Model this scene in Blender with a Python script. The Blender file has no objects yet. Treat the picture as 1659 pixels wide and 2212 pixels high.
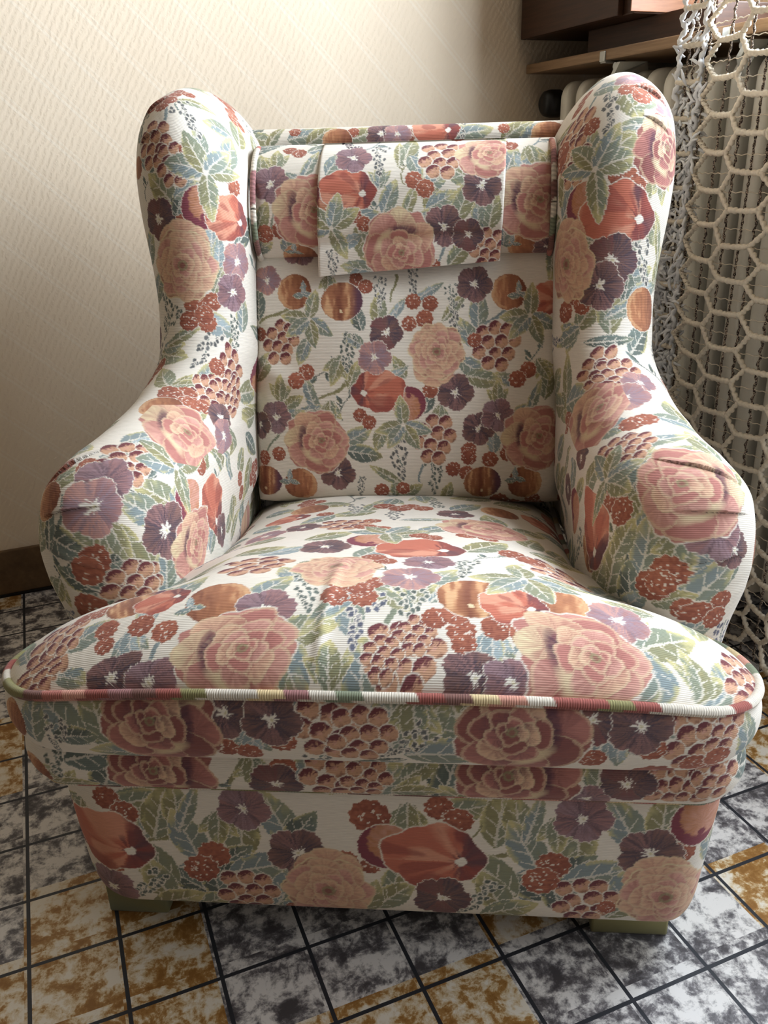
import bpy, math, random
import numpy as np
from mathutils import Vector, Matrix

H = 0.0013            # spacing of the woven cover's mesh (metres)
SC = bpy.context.scene
COL = SC.collection
PI = math.pi
random.seed(4)

# ------------------------------------------------------------------ materials
def lin(c):
    return tuple((x/12.92 if x <= .04045 else ((x+.055)/1.055)**2.4) for x in [v/255. for v in c])
def rgba(c): return lin(c)+(1.,)

class NT:
    def __init__(s, name):
        s.m = bpy.data.materials.new(name); s.m.use_nodes = True
        s.t = s.m.node_tree; s.n = s.t.nodes; s.l = s.t.links
        s.b = s.n['Principled BSDF']
    def add(s, typ, **kw):
        o = s.n.new(typ)
        for k, v in kw.items(): setattr(o, k, v)
        return o
    def link(s, a, b): s.l.new(a, b)
    def val(s, sock, v):
        if hasattr(v, 'is_output'): s.l.new(v, sock)
        else: sock.default_value = v
    def math(s, op, a, b=0., c=0.):
        o = s.add('ShaderNodeMath', operation=op)
        s.val(o.inputs[0], a); s.val(o.inputs[1], b); s.val(o.inputs[2], c)
        return o.outputs[0]
    def mix(s, f, a, b):
        o = s.add('ShaderNodeMix', data_type='RGBA')
        s.val(o.inputs[0], f); s.val(o.inputs[6], a); s.val(o.inputs[7], b)
        return o.outputs[2]
    def noise(s, vec, scale, detail=2., rough=.5, dist=0.):
        o = s.add('ShaderNodeTexNoise')
        if vec is not None: s.link(vec, o.inputs['Vector'])
        o.inputs['Scale'].default_value = scale; o.inputs['Detail'].default_value = detail
        o.inputs['Roughness'].default_value = rough; o.inputs['Distortion'].default_value = dist
        return o.outputs[0]
    def ramp(s, f, stops):
        o = s.add('ShaderNodeValToRGB'); s.link(f, o.inputs[0])
        e = o.color_ramp.elements
        while len(e) < len(stops): e.new(.5)
        for k, (p, c) in enumerate(stops): e[k].position = p; e[k].color = c
        return o.outputs[0]
    def coord(s, which='Object'):
        return s.add('ShaderNodeTexCoord').outputs[which]
    def mapping(s, vec, scale=(1,1,1), rot=(0,0,0), loc=(0,0,0)):
        o = s.add('ShaderNodeMapping'); s.link(vec, o.inputs[0])
        o.inputs['Location'].default_value = loc; o.inputs['Rotation'].default_value = rot; o.inputs['Scale'].default_value = scale
        return o.outputs[0]
    def bump(s, h, strength=.3, dist=.002):
        o = s.add('ShaderNodeBump'); s.link(h, o.inputs['Height'])
        o.inputs['Strength'].default_value = strength; o.inputs['Distance'].default_value = dist
        s.link(o.outputs[0], s.b.inputs['Normal'])
    def base(s, c, rough=.6, metal=0., spec=.5):
        s.val(s.b.inputs['Base Color'], c); s.val(s.b.inputs['Roughness'], rough)
        s.b.inputs['Metallic'].default_value = metal; s.b.inputs['Specular IOR Level'].default_value = spec
        return s.m

def plain(name, c, rough=.5, metal=0., var=.12, scale=30., spec=.5):
    t = NT(name); n = t.noise(t.coord(), scale, 4)
    a = rgba(c); d = tuple(x*(1-var) for x in a[:3])+(1,); e = tuple(min(1, x*(1+var)) for x in a[:3])+(1,)
    return t.base(t.ramp(n, [(.3, d), (.7, e)]), rough, metal, spec)

def make_fabric():
    t = NT('woven_floral_fabric')
    a = t.add('ShaderNodeAttribute', attribute_name='weave'); uv = t.coord('UV')
    n1 = t.noise(t.mapping(uv, (60, 1500, 1)), 1., 2., .6)
    f = t.math('MULTIPLY_ADD', n1, .44, .78)
    mx = t.add('ShaderNodeMix', data_type='RGBA', blend_type='MULTIPLY'); mx.inputs[0].default_value = 1.
    t.link(a.outputs['Color'], mx.inputs[6])
    cr = t.add('ShaderNodeCombineColor')
    for k in range(3): t.link(f, cr.inputs[k])
    t.link(cr.outputs[0], mx.inputs[7])
    w = t.add('ShaderNodeTexWave', wave_type='BANDS', bands_direction='Y'); t.link(t.mapping(uv, (1, 1, 1)), w.inputs['Vector'])
    w.inputs['Scale'].default_value = 130.; w.inputs['Distortion'].default_value = .6; w.inputs['Detail'].default_value = 1.
    n2 = t.noise(uv, 45., 3.)
    h = t.math('MULTIPLY_ADD', n2, 2.2, w.outputs[1])
    t.bump(h, .22, .0012)
    t.base(mx.outputs[2], .82, 0., .25)
    t.b.inputs['Sheen Weight'].default_value = .12
    return t.m

def make_wall():
    t = NT('diagonal_textured_wallpaper'); co = t.coord('Object')
    s = t.add('ShaderNodeSeparateXYZ'); t.link(co, s.inputs[0])
    u = t.math('ADD', s.outputs[0], s.outputs[1]); u = t.math('ADD', u, s.outputs[2])      # x+z on the back wall
    d = t.math('SUBTRACT', s.outputs[0], s.outputs[2])
    ph = t.math('FRACT', t.math('MULTIPLY', u, 1/.105))
    r1 = t.math('COMPARE', ph, .5, .035); r2 = t.math('COMPARE', ph, .62, .025)
    ridge = t.math('MAXIMUM', r1, t.math('MULTIPLY', r2, .7))
    nv = t.noise(t.mapping(co, (1, 1, 1)), 60., 3., .6)
    fine = t.math('SINE', t.math('MULTIPLY_ADD', t.math('ADD', t.math('MULTIPLY', s.outputs[0], 1.), t.math('MULTIPLY', s.outputs[2], -.62)), 430., t.math('MULTIPLY', nv, 9.)))
    h = t.math('MULTIPLY_ADD', ridge, 1.3, t.math('MULTIPLY', fine, .22))
    h = t.math('MULTIPLY_ADD', nv, .9, h)
    t.bump(h, .5, .0018)
    c = t.mix(t.noise(co, 3., 3.), rgba((240, 222, 198)), rgba((245, 229, 207)))
    c = t.mix(t.math('MULTIPLY', ridge, .32), c, rgba((250, 240, 224)))
    return t.base(c, .75, 0., .3)

def make_floor():
    t = NT('mottled_vinyl_floor_tile'); co = t.coord('Object')
    tint = t.add('ShaderNodeAttribute', attribute_name='tint').outputs['Fac']
    sh = t.add('ShaderNodeAttribute', attribute_name='shift').outputs['Vector']
    ad = t.add('ShaderNodeVectorMath', operation='ADD'); t.link(co, ad.inputs[0]); t.link(sh, ad.inputs[1])
    v = ad.outputs[0]
    n1 = t.noise(v, 26., 9., .68, .35)
    n2 = t.noise(v, 62., 8., .7, .2)
    n = t.math('MULTIPLY_ADD', n2, .45, t.math('MULTIPLY', n1, .75))
    gry = t.ramp(n, [(.50, rgba((84, 80, 82))), (.56, rgba((120, 116, 118))), (.60, rgba((178, 174, 172))), (.66, rgba((226, 222, 218)))])
    och = t.ramp(n, [(.50, rgba((150, 108, 56))), (.57, rgba((172, 132, 78))), (.615, rgba((212, 192, 158))), (.68, rgba((230, 222, 208)))])
    c = t.mix(tint, gry, och)
    s = t.add('ShaderNodeSeparateXYZ'); t.link(co, s.inputs[0])
    def line(o, off):
        f = t.math('FRACT', t.math('MULTIPLY', t.math('ADD', o, off+11.-.055), 1/.11))
        return t.math('LESS_THAN', t.math('ABSOLUTE', t.math('SUBTRACT', f, .5)), .0225)
    g = t.math('MAXIMUM', line(s.outputs[0], 0.), line(s.outputs[1], 0.))
    c = t.mix(g, c, rgba((52, 54, 60)))
    t.bump(t.math('MULTIPLY', g, -1.), .25, .001)
    return t.base(c, t.math('MULTIPLY_ADD', n2, .25, .28), 0., .45)

def make_wood(name, c1, c2, rough=.45):
    t = NT(name); co = t.coord('Object')
    n = t.noise(t.mapping(co, (6, 3, 60)), 2.2, 5., .6, .6)
    c = t.ramp(n, [(.3, rgba(c1)), (.7, rgba(c2))])
    t.bump(n, .08, .001)
    return t.base(c, rough, 0., .4)

def make_skirting():
    t = NT('brown_skirting_tile'); co = t.coord('Object')
    n = t.noise(co, 22., 6., .65)
    return t.base(t.ramp(n, [(.3, rgba((92, 70, 46))), (.7, rgba((128, 102, 70)))]), .4)

def make_glass():
    t = NT('window_glass')
    tr = t.add('ShaderNodeBsdfTransparent'); gl = t.add('ShaderNodeBsdfGlossy'); gl.inputs['Roughness'].default_value = .02
    mx = t.add('ShaderNodeMixShader'); mx.inputs[0].default_value = .06
    t.link(tr.outputs[0], mx.inputs[1]); t.link(gl.outputs[0], mx.inputs[2])
    t.link(mx.outputs[0], t.n['Material Output'].inputs['Surface'])
    return t.m

M = dict(fabric=make_fabric(), wall=make_wall(), floor=make_floor(), skirt=make_skirting(), glass=make_glass(),
    cream=plain('cream_radiator_enamel', (244, 238, 224), .32, 0., .03), black=plain('black_plastic', (26, 24, 24), .35),
    shelf=make_wood('light_wood_shelf', (140, 112, 84), (172, 142, 110)), plainwall=plain('beige_plaster', (150, 136, 118), .8, 0., .05, 4.), dark=make_wood('dark_stained_wood', (58, 36, 22), (80, 52, 34)),
    lit_side=make_wood('lit_side_brown_wood', (122, 82, 56), (146, 102, 72)), steel=plain('grey_metal', (190, 190, 184), .35, .6, .05),
    cord=plain('cream_cotton_cord', (236, 224, 204), .85, 0., .10, 240.), thread=plain('pale_thread', (222, 208, 186), .85),
    white=plain('white_cotton_tuft', (246, 246, 246), .9, 0., .04), frame=plain('white_painted_frame', (235, 234, 228), .4),
    hole=plain('dark_gap', (18, 13, 10), .8))

def make_chain():
    t = NT('two_tone_brown_chain'); co = t.coord('Object')
    w = t.noise(t.mapping(co, (1, 1, 1)), 520., 1.)
    return t.base(t.ramp(w, [(.46, rgba((48, 32, 26))), (.60, rgba((190, 172, 152)))]), .85)
M['chain'] = make_chain()

# ------------------------------------------------------------------ mesh helpers
def link(o, parent=None, **props):
    COL.objects.link(o)
    if parent is not None: o.parent = parent
    for k, v in props.items(): o[k] = v
    return o

def mesh_obj(name, verts, faces, mat, parent=None, smooth=False, **props):
    me = bpy.data.meshes.new(name); me.from_pydata([tuple(map(float, v)) for v in verts], [], faces); me.update()
    if smooth: me.polygons.foreach_set('use_smooth', [True]*len(me.polygons))
    mats = mat if isinstance(mat, (list, tuple)) else [mat]
    for m in mats: me.materials.append(m)
    return link(bpy.data.objects.new(name, me), parent, **props)

class MB:
    def __init__(s): s.v = []; s.f = []
    def add(s, v, f):
        k = len(s.v); s.v += [tuple(map(float, x)) for x in v]; s.f += [tuple(i+k for i in q) for q in f]
    def box(s, a, b, bev=.0):
        x0, y0, z0 = a; x1, y1, z1 = b; e = bev
        if e <= 0:
            s.add([(x0,y0,z0),(x1,y0,z0),(x1,y1,z0),(x0,y1,z0),(x0,y0,z1),(x1,y0,z1),(x1,y1,z1),(x0,y1,z1)],
                  [(0,3,2,1),(4,5,6,7),(0,1,5,4),(1,2,6,5),(2,3,7,6),(3,0,4,7)])
            return
        import bmesh
        bm = bmesh.new(); bmesh.ops.create_cube(bm, size=1.)
        for v in bm.verts: v.co = Vector(((x0+x1)/2+v.co.x*(x1-x0), (y0+y1)/2+v.co.y*(y1-y0), (z0+z1)/2+v.co.z*(z1-z0)))
        bmesh.ops.bevel(bm, geom=bm.edges[:], offset=e, segments=2, affect='EDGES', profile=.6)
        bm.verts.index_update()
        s.add([v.co[:] for v in bm.verts], [tuple(v.index for v in f.verts) for f in bm.faces]); bm.free()
    def tube(s, pts, rad, n=8, closed=False):
        P = np.asarray(pts, float); m = len(P); rad = np.broadcast_to(np.asarray(rad, float), (m,))
        T = np.gradient(P, axis=0) if not closed else np.roll(P, -1, 0)-np.roll(P, 1, 0)
        T /= np.linalg.norm(T, axis=1)[:, None]+1e-12
        up = np.array([0, 0, 1.]) if abs(T[0][2]) < .9 else np.array([1., 0, 0])
        N = np.cross(T[0], up); N /= np.linalg.norm(N); ring = []
        for k in range(m):
            N = N-T[k]*(N@T[k]); N /= np.linalg.norm(N)+1e-12; B = np.cross(T[k], N)
            a = np.arange(n)*2*PI/n
            ring.append(P[k]+rad[k]*(np.cos(a)[:, None]*N+np.sin(a)[:, None]*B))
        V = np.concatenate(ring); F = []
        for k in range(m if closed else m-1):
            k2 = (k+1) % m
            for j in range(n): F.append((k*n+j, k*n+(j+1) % n, k2*n+(j+1) % n, k2*n+j))
        if not closed:
            F.append(tuple(range(n))[::-1]); F.append(tuple((m-1)*n+j for j in range(n)))
        s.add(V, F)
    def lathe(s, prof, c, axis=2, n=24):
        V = []; m = len(prof)
        for (r, h) in prof:
            for j in range(n):
                a = 2*PI*j/n; p = [r*math.cos(a), r*math.sin(a), h]
                if axis == 1: p = [p[0], p[2], p[1]]
                if axis == 0: p = [p[2], p[0], p[1]]
                V.append((c[0]+p[0], c[1]+p[1], c[2]+p[2]))
        F = [(k*n+j, k*n+(j+1) % n, (k+1)*n+(j+1) % n, (k+1)*n+j) for k in range(m-1) for j in range(n)]
        s.add(V, F)
    def build(s, name, mat, parent=None, smooth=False, **p):
        return mesh_obj(name, s.v, s.f, mat, parent, smooth, **p)

def empty(name, loc=(0,0,0), rz=0., **props):
    o = bpy.data.objects.new(name, None); o.location = loc; o.rotation_euler = (0, 0, rz); o.empty_display_size = .1
    return link(o, None, **props)

def catmull(P, n):
    P = np.asarray(P, float); Q = np.vstack([2*P[0]-P[1], P, 2*P[-1]-P[-2]])
    out = []
    for k in range(len(P)-1):
        p0, p1, p2, p3 = Q[k:k+4]; t = np.linspace(0, 1, 40, endpoint=False)[:, None]
        out.append(.5*((2*p1)+(-p0+p2)*t+(2*p0-5*p1+4*p2-p3)*t*t+(-p0+3*p1-3*p2+p3)*t**3))
    D = np.vstack(out+[P[-1:]])
    s = np.r_[0, np.cumsum(np.linalg.norm(np.diff(D, axis=0), axis=1))]
    u = np.linspace(0, s[-1], n)
    return np.stack([np.interp(u, s, D[:, k]) for k in range(D.shape[1])], 1), s[-1]

def smooth01(x): x = np.clip(x, 0, 1); return x*x*(3-2*x)

# ------------------------------------------------------------------ the armchair's upholstered surfaces (chair frame: x right, y back, z up)
# every surface is a grid of points; the pattern is woven into the grid's own (row, column) coordinates
def n_of(length, h=None): return max(6, int(length/(h or H)))

def rr_outline(hw, y0, y1, r, n, rl=None):
    """open U outline: left back corner -> front -> right back corner, rounded front corners"""
    rl = rl or r
    a = np.linspace(0, PI/2, 24)
    L = np.stack([-hw+rl-rl*np.cos(a), y0+rl-rl*np.sin(a)], 1)
    Rr = np.stack([hw-r+r*np.sin(a), y0+r-r*np.cos(a)], 1)
    P = np.vstack([[(-hw, y1)], L, Rr, [(hw, y1)]])
    s = np.r_[0, np.cumsum(np.linalg.norm(np.diff(P, axis=0), axis=1))]
    u = np.linspace(0, s[-1], n)
    return np.stack([np.interp(u, s, P[:, 0]), np.interp(u, s, P[:, 1])], 1), s[-1]

def out_normal(P):
    T = np.gradient(P, axis=0); N = np.stack([T[:, 1], -T[:, 0]], 1)
    return N/(np.linalg.norm(N, axis=1)[:, None]+1e-9)

def wrap_panel(hw, y0, y1, r, prof, rl=None, rcols=1.):
    """panel round the front; prof = list of (outset, z) from bottom to top"""
    P, L = rr_outline(hw, y0, y1, r, n_of(2*hw+2*(y1-y0)), rl)
    N = out_normal(P)
    Q, h = catmull([(a, b, 0) for a, b in prof], n_of(sum(math.dist(prof[i], prof[i+1]) for i in range(len(prof)-1))))
    G = np.zeros((len(Q), len(P), 3))
    G[:, :, 0] = P[None, :, 0]+N[None, :, 0]*Q[:, None, 0]
    G[:, :, 1] = P[None, :, 1]+N[None, :, 1]*Q[:, None, 0]
    G[:, :, 2] = Q[:, None, 1]
    return G

def g_base():
    G = wrap_panel(.395, -.054, .868, .05, [(-.10, .058), (-.05, .058), (-.022, .059), (-.008, .068), (-.002, .095), (0, .135), (.002, .2), (.0, .262), (-.03, .268)], .085)
    # the cover narrows towards the floor
    k = 1-.022*np.clip((.26-G[..., 2])/.2, 0, 1)
    G[..., 0] *= k
    return G
def g_deck():
    G = wrap_panel(.390, -.058, .34, .042, [(-.10, .260), (-.006, .262), (.014, .274), (.022, .300), (.014, .328), (-.012, .342), (-.12, .345)])
    return G

def seat_edge(x):            # front edge of the cushion in plan
    return -.128+.034*(np.abs(x)/.4)**2.2
SEAT_HW, SEAT_R = .408, .075
def seat_halfwidth(y, x0=.3):
    yf = -.095
    hw = np.where(y > .10, .262+(.405-.262)*(1-smooth01((y-.085)/.15)), SEAT_HW)
    d = np.clip(y-yf, 0, SEAT_R)
    hw = np.where(y < yf+SEAT_R, SEAT_HW-SEAT_R+np.sqrt(np.maximum(0, SEAT_R**2-(SEAT_R-d)**2)), hw)
    e = np.clip((y-.01)/.075, 0, 1)
    hw = np.where((y > .01) & (y < .10), SEAT_HW-.03*(1-np.sqrt(np.maximum(0, 1-e*e))), hw)
    return hw
def seat_welt_z(x, y):
    z = .440-.040*np.clip(np.abs(x)/.41, 0, 1)**2.4
    z = z-.035*smooth01((y+.05)/.2)*1.0-.060*smooth01((y-.08)/.45)
    return z
def g_seat_top():
    ys = np.linspace(.60, -.095, n_of(.78)); xs = np.linspace(-1, 1, n_of(.80))
    A, Y = np.meshgrid(xs, ys)
    X = A*seat_halfwidth(Y)
    k = smooth01((.25-Y)/.345)                       # the front edge bows forward
    Y2 = Y+k*(seat_edge(X)+.095)
    B = (ys[:, None]-.2525)/.3475
    B = np.broadcast_to(-B, A.shape)                 # -1 back, +1 front
    ca = 1-np.abs(A)**3.6; cb = np.where(B > 0, 1-np.abs(B)**4.6, 1-np.abs(B)**5)
    crown = (np.clip(ca, 0, 1)**.62)*(np.clip(cb, 0, 1)**.62)
    zc = .058+.012*np.exp(-((Y-.05)/.2)**2)
    Z = seat_welt_z(X, Y2)+zc*crown
    Z = Z-.024*smooth01((np.abs(X)-.17)/.10)*np.exp(-((Y2-.10)/.07)**2)*(np.abs(A) < .999)
    wr = .0035*np.exp(-((X+.043-.02*(Y2+.1))/.007)**2)*smooth01((.12-Y2)/.1)*smooth01((Y2+.125)/.03)   # a crease at the front
    return np.stack([X, Y2, Z+wr], -1)
def seat_rim(G):
    """rim of the top sheet: back-left -> left ear -> front -> right ear -> back-right"""
    P = np.vstack([G[:, 0], G[-1, 1:-1], G[::-1, -1]])
    s = np.r_[0, np.cumsum(np.linalg.norm(np.diff(P, axis=0), axis=1))]
    u = np.linspace(0, s[-1], n_of(s[-1]))
    Q = np.stack([np.interp(u, s, P[:, k]) for k in range(3)], 1)
    kw = 2*int(.02/H)+1; k = np.ones(kw)/kw           # soften the corners
    S = np.stack([np.convolve(np.pad(Q[:, c], kw//2, mode='edge'), k, 'valid') for c in range(3)], 1)
    return S
def g_seat_box(G):
    P = seat_rim(G); N = out_normal(P[:, :2])
    ins = np.array([(0, 0), (.005, -.010), (.009, -.030), (.008, -.055), (-.002, -.078), (-.022, -.094), (-.06, -.098)])
    Q, h = catmull(np.c_[ins, np.zeros(len(ins))], n_of(.16))
    G2 = np.zeros((len(Q), len(P), 3))
    zt = P[:, 2]; hs = np.clip(.104-.10*(np.abs(P[:, 0])/.40)**6*.25, .02, 1)/.104
    G2[:, :, 0] = P[None, :, 0]+N[None, :, 0]*Q[:, None, 0]
    G2[:, :, 1] = P[None, :, 1]+N[None, :, 1]*Q[:, None, 0]
    G2[:, :, 2] = zt[None]+Q[:, None, 1]*hs[None]
    return G2

def prof1(half, r, skirt, h=None):
    """positions and depths of a rounded-edge profile across a pillow"""
    flat = half-r; L = flat+r*PI/2+skirt; n = 2*n_of(L, h)+1
    s = np.linspace(-L, L, n); a = np.abs(s)
    th = np.clip((a-flat)/r, 0, PI/2)
    pos = np.where(a < flat, a, flat+r*np.sin(th)); dep = r*(1-np.cos(th))+np.maximum(0, a-flat-r*PI/2)
    return np.sign(s)*pos, dep
def pillow(hw, hh, rx, rz, sx, sz, crown=.02, cp=2.5, h=None):
    px, dx = prof1(hw, rx, sx, h); pz, dz = prof1(hh, rz, sz, h)
    X, Z = np.meshgrid(px, pz[::-1]); D = np.maximum(dx[None], dz[::-1][:, None])+.35*np.minimum(dx[None], dz[::-1][:, None])
    C = crown*(1-np.abs(X/hw)**cp)*(1-np.abs(Z/hh)**cp)
    return X, Z, D-C

def g_back_cushion():
    X, Z, D = pillow(.259, .215, .035, .04, .06, .06, .03, 2.6)
    z = .585+Z*.985; tilt = (z-.37)/.4
    y = .498+.085*tilt+D
    y = y+.007*np.exp(-((X-.0)/.05)**2)*smooth01((z-.58)/.12)*(D < .03)        # soft dip below the flap
    y = y-.006*np.exp(-((X+.225)/.05)**2-((z-.60+.35*(X+.225))/.018)**2)-.006*np.exp(-((X-.225)/.05)**2-((z-.615-.35*(X-.225))/.018)**2)
    return np.stack([X+.012, y, z], -1)
def g_headrest():
    X, Z, D = pillow(.236, .088, .02, .07, .05, .05, .012, 2.2)
    z = .852+Z; y = .548+.30*(z-.76)*.6+D
    return np.stack([X+.008, y, z], -1)
def head_y(z):
    t = np.clip((np.abs(z-.852)-.018)/.07, 0, 1)
    return .548+.18*(z-.76)-.012*(1-np.clip(np.abs((z-.852)/.088), 0, 1)**2.2)+.07*(1-np.sqrt(np.maximum(0, 1-t*t)))
def g_flap():
    xs = np.linspace(-.142, .142, n_of(.30)); n = n_of(.34)
    zz = np.linspace(.852, .9395, 60)
    prof = [(.650, .9385), (.625, .9405)]+[(float(head_y(z))-.0035, z+.002) for z in np.linspace(.9370, .80, 14)]
    prof += [(float(head_y(.80))-.0055, .788), (float(head_y(.80))-.0055, .772), (float(head_y(.80))-.004, .757)]
    Q, L = catmull([(a, b, 0) for a, b in prof], n)
    G = np.zeros((n, len(xs), 3)); G[:, :, 0] = xs[None]*(1+.0*Q[:, None, 1]); G[:, :, 1] = Q[:, None, 0]; G[:, :, 2] = Q[:, None, 1]
    t = np.linspace(0, 1, n)[:, None]
    G[:, :, 0] += .022+.010*(t-.5)*(-1)
    G[:, :, 2] += .010*(xs[None]/.15)*t**2             # hangs a little crooked
    G[:, :, 1] += -.002*np.cos(xs[None]*40)*t**3
    e = np.clip((.142-np.abs(xs))/.004, 0, 1)[None]    # hem turns in
    G[:, :, 1] += .004*(1-np.sqrt(1-(1-e)**2))
    return G
def g_backrest():
    X, Z, D = pillow(.285, .335, .02, .022, .09, .07, .0)
    return np.stack([X+.012, .655+.10*(Z+.335)/.67+D-.015, .632+Z], -1)

WB = [(.872, .268), (.876, .42), (.875, .60), (.868, .80), (.858, .93), (.83, .995), (.78, 1.018), (.72, 1.027), (.66, 1.030), (.59, 1.022), (.535, .998), (.497, .945), (.477, .865), (.466, .77), (.452, .70), (.415, .648), (.345, .618), (.25, .603), (.165, .592), (.108, .565), (.075, .51), (.072, .45), (.085, .38), (.095, .31), (.135, .272), (.28, .266), (.46, .266), (.66, .266), (.80, .267)]
WM = [(.73, .43), (.725, .47), (.72, .58), (.735, .70), (.745, .735), (.746, .742), (.745, .745), (.743, .745), (.741, .743), (.739, .741), (.737, .738), (.734, .733), (.731, .725), (.725, .70), (.715, .655), (.70, .60), (.67, .53), (.61, .47), (.52, .42), (.43, .385), (.36, .36), (.31, .345), (.285, .335), (.275, .332), (.285, .333), (.35, .355), (.48, .395), (.62, .42), (.70, .43)]
def g_wing(side):
    n = n_of(3.2)
    B, L = catmull([(a, b, 0) for a, b in WB], n); Mc, _ = catmull([(a, b, 0) for a, b in WM], 400)
    kb = np.asarray(WB, float); km = np.asarray(WM, float)
    # parameter of each boundary sample = nearest control-point index (linear)
    sb = []; 
    for p in kb: sb.append(np.argmin(np.linalg.norm(B[:, :2]-p, axis=1)))
    idx = np.interp(np.arange(n), sb, np.arange(len(kb)))
    Mm = np.stack([np.interp(idx, np.arange(len(km)), km[:, 0]), np.interp(idx, np.arange(len(km)), km[:, 1])], 1)
    kw = 2*int(.03/H)+1; k = np.ones(kw)/kw
    Mm = np.stack([np.convolve(np.pad(Mm[:, c], kw//2, mode='edge'), k, 'valid') for c in range(2)], 1)
    z = B[:, 1]; y = B[:, 0]
    arm = smooth01((.66-z)/.10)                        # 0 wing .. 1 arm
    bk = smooth01((B[:, 0]-.55)/.2)*smooth01((.9-z)/.1)   # round the back of the panel
    arm = arm*(1-bk)
    up = np.maximum(smooth01((z-.70)/.25), bk*0)
    w = .074+.016*arm+.011*up; xc = .312+.036*arm+.008*up
    low = smooth01((.50-z)/.2)*arm
    w = w-.012*low; xc = xc-.006*low
    r = .088+.022*arm                                   # depth of the rounded edge
    top = np.exp(-((np.arange(n)/n*L-.30)/.12)**2)
    dmax = np.linalg.norm(Mm-B[:, :2], axis=1)
    # columns: inner deep .. crest .. outer deep, dense on the rounded edge
    m1 = n_of(.14); m2 = n_of(.22)
    th = np.linspace(0, PI/2, m1)                       # crest -> side
    cols = []
    G = np.zeros((n, 2*(m1+m2)-1, 3))
    ctr = m1+m2-1
    dirv = (Mm-B[:, :2])/dmax[:, None]
    # distance to boundary along the ruling is shortened by the ruling's slant
    T = np.gradient(B[:, :2], axis=0); T /= np.linalg.norm(T, axis=1)[:, None]
    sl = np.abs(T[:, 0]*dirv[:, 1]-T[:, 1]*dirv[:, 0]); sl = np.clip(sl, .35, 1)
    for j in range(m1+m2):
        if j < m1:
            d = r*(1-np.cos(th[j])); hx = w*(np.sin(th[j])**(2/(2+.55*arm)))
        else:
            f = (j-m1+1)/m2; d = r+f*np.maximum(dmax*sl-r, .01); hx = w*np.ones(n)
        q = d/sl
        P = B[:, :2]+dirv*np.minimum(q, dmax)[:, None]
        bul = .010*np.sin(np.clip((d-r)/.2, 0, 1)*PI)*arm
        G[:, ctr+j, 0] = xc+hx-.0*bul; G[:, ctr+j, 1:] = P
        G[:, ctr-j, 0] = xc-hx-bul*.6; G[:, ctr-j, 1:] = P
    # wing top leans to the outside: inner shoulder falls away
    zz = G[..., 2]; xx = G[..., 0]
    sh = smooth01((zz-.86)/.15)
    G[..., 2] -= .055*sh*np.clip((.345-xx)/.11, 0, 1)**1.6
    # arm flares a little outwards towards its front
    fl = .010*smooth01((.35-G[..., 1])/.25)*smooth01((.66-G[..., 2])/.05)
    G[..., 0] += fl*np.clip((G[..., 0]-.25)/.17, 0, 1)
    if side < 0:
        G[..., 0] *= -1; G = G[:, ::-1]
    G[..., 0] += .006
    return G

def grids():
    top = g_seat_top()
    return dict(base=g_base(), deck=g_deck(), seat_top=top, seat_box=g_seat_box(top), back=g_back_cushion(), head=g_headrest(), flap=g_flap(),
                rest=g_backrest(), wing_l=g_wing(-1), wing_r=g_wing(1))

# ------------------------------------------------------------------ the woven floral pattern, painted motif by motif into the cover's own surface
def S(*c): return np.array(lin(c))
CREAM = S(225, 215, 200)
PAL = dict(
    cream=CREAM, white=S(232, 224, 210), pink=S(188, 124, 112), pinkl=S(214, 160, 142), rosed=S(152, 92, 84), peachl=S(222, 180, 146), yel=S(222, 200, 158), plum=S(98, 64, 78),
    pur=S(124, 98, 106), purd=S(96, 80, 90), purb=S(138, 102, 94), lil=S(158, 134, 144), mauve=S(166, 122, 120), mag=S(142, 72, 84), org=S(200, 114, 88), orgl=S(218, 150, 120), red=S(158, 80, 70),
    pch=S(190, 128, 84), pchd=S(142, 86, 62), pchl=S(216, 168, 120), rust=S(154, 88, 68), rustl=S(180, 108, 80), grp=S(206, 158, 124), grpd=S(124, 66, 70), grpb=S(158, 114, 90),
    blu=S(140, 152, 152), blul=S(164, 176, 178), sage=S(140, 146, 124), olive=S(150, 144, 102), yolk=S(202, 190, 132), dark=S(104, 112, 104), teal=S(126, 138, 130), bry=S(108, 108, 106), bryb=S(104, 106, 122))

def hash2(ix, iy, s):
    h = (ix.astype(np.int64)*374761393+iy.astype(np.int64)*668265263+s*974711) & 0x7fffffff
    h = ((h ^ (h >> 13))*1274126177) & 0x7fffffff
    return ((h ^ (h >> 16)) & 0xffff)/65535.
def vn(x, y, s=0):
    ix = np.floor(x); iy = np.floor(y); fx = x-ix; fy = y-iy; fx = fx*fx*(3-2*fx); fy = fy*fy*(3-2*fy)
    a = hash2(ix, iy, s); b = hash2(ix+1, iy, s); c = hash2(ix, iy+1, s); d = hash2(ix+1, iy+1, s)
    return a+(b-a)*fx+(c-a)*fy+(a-b-c+d)*fx*fy

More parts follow.
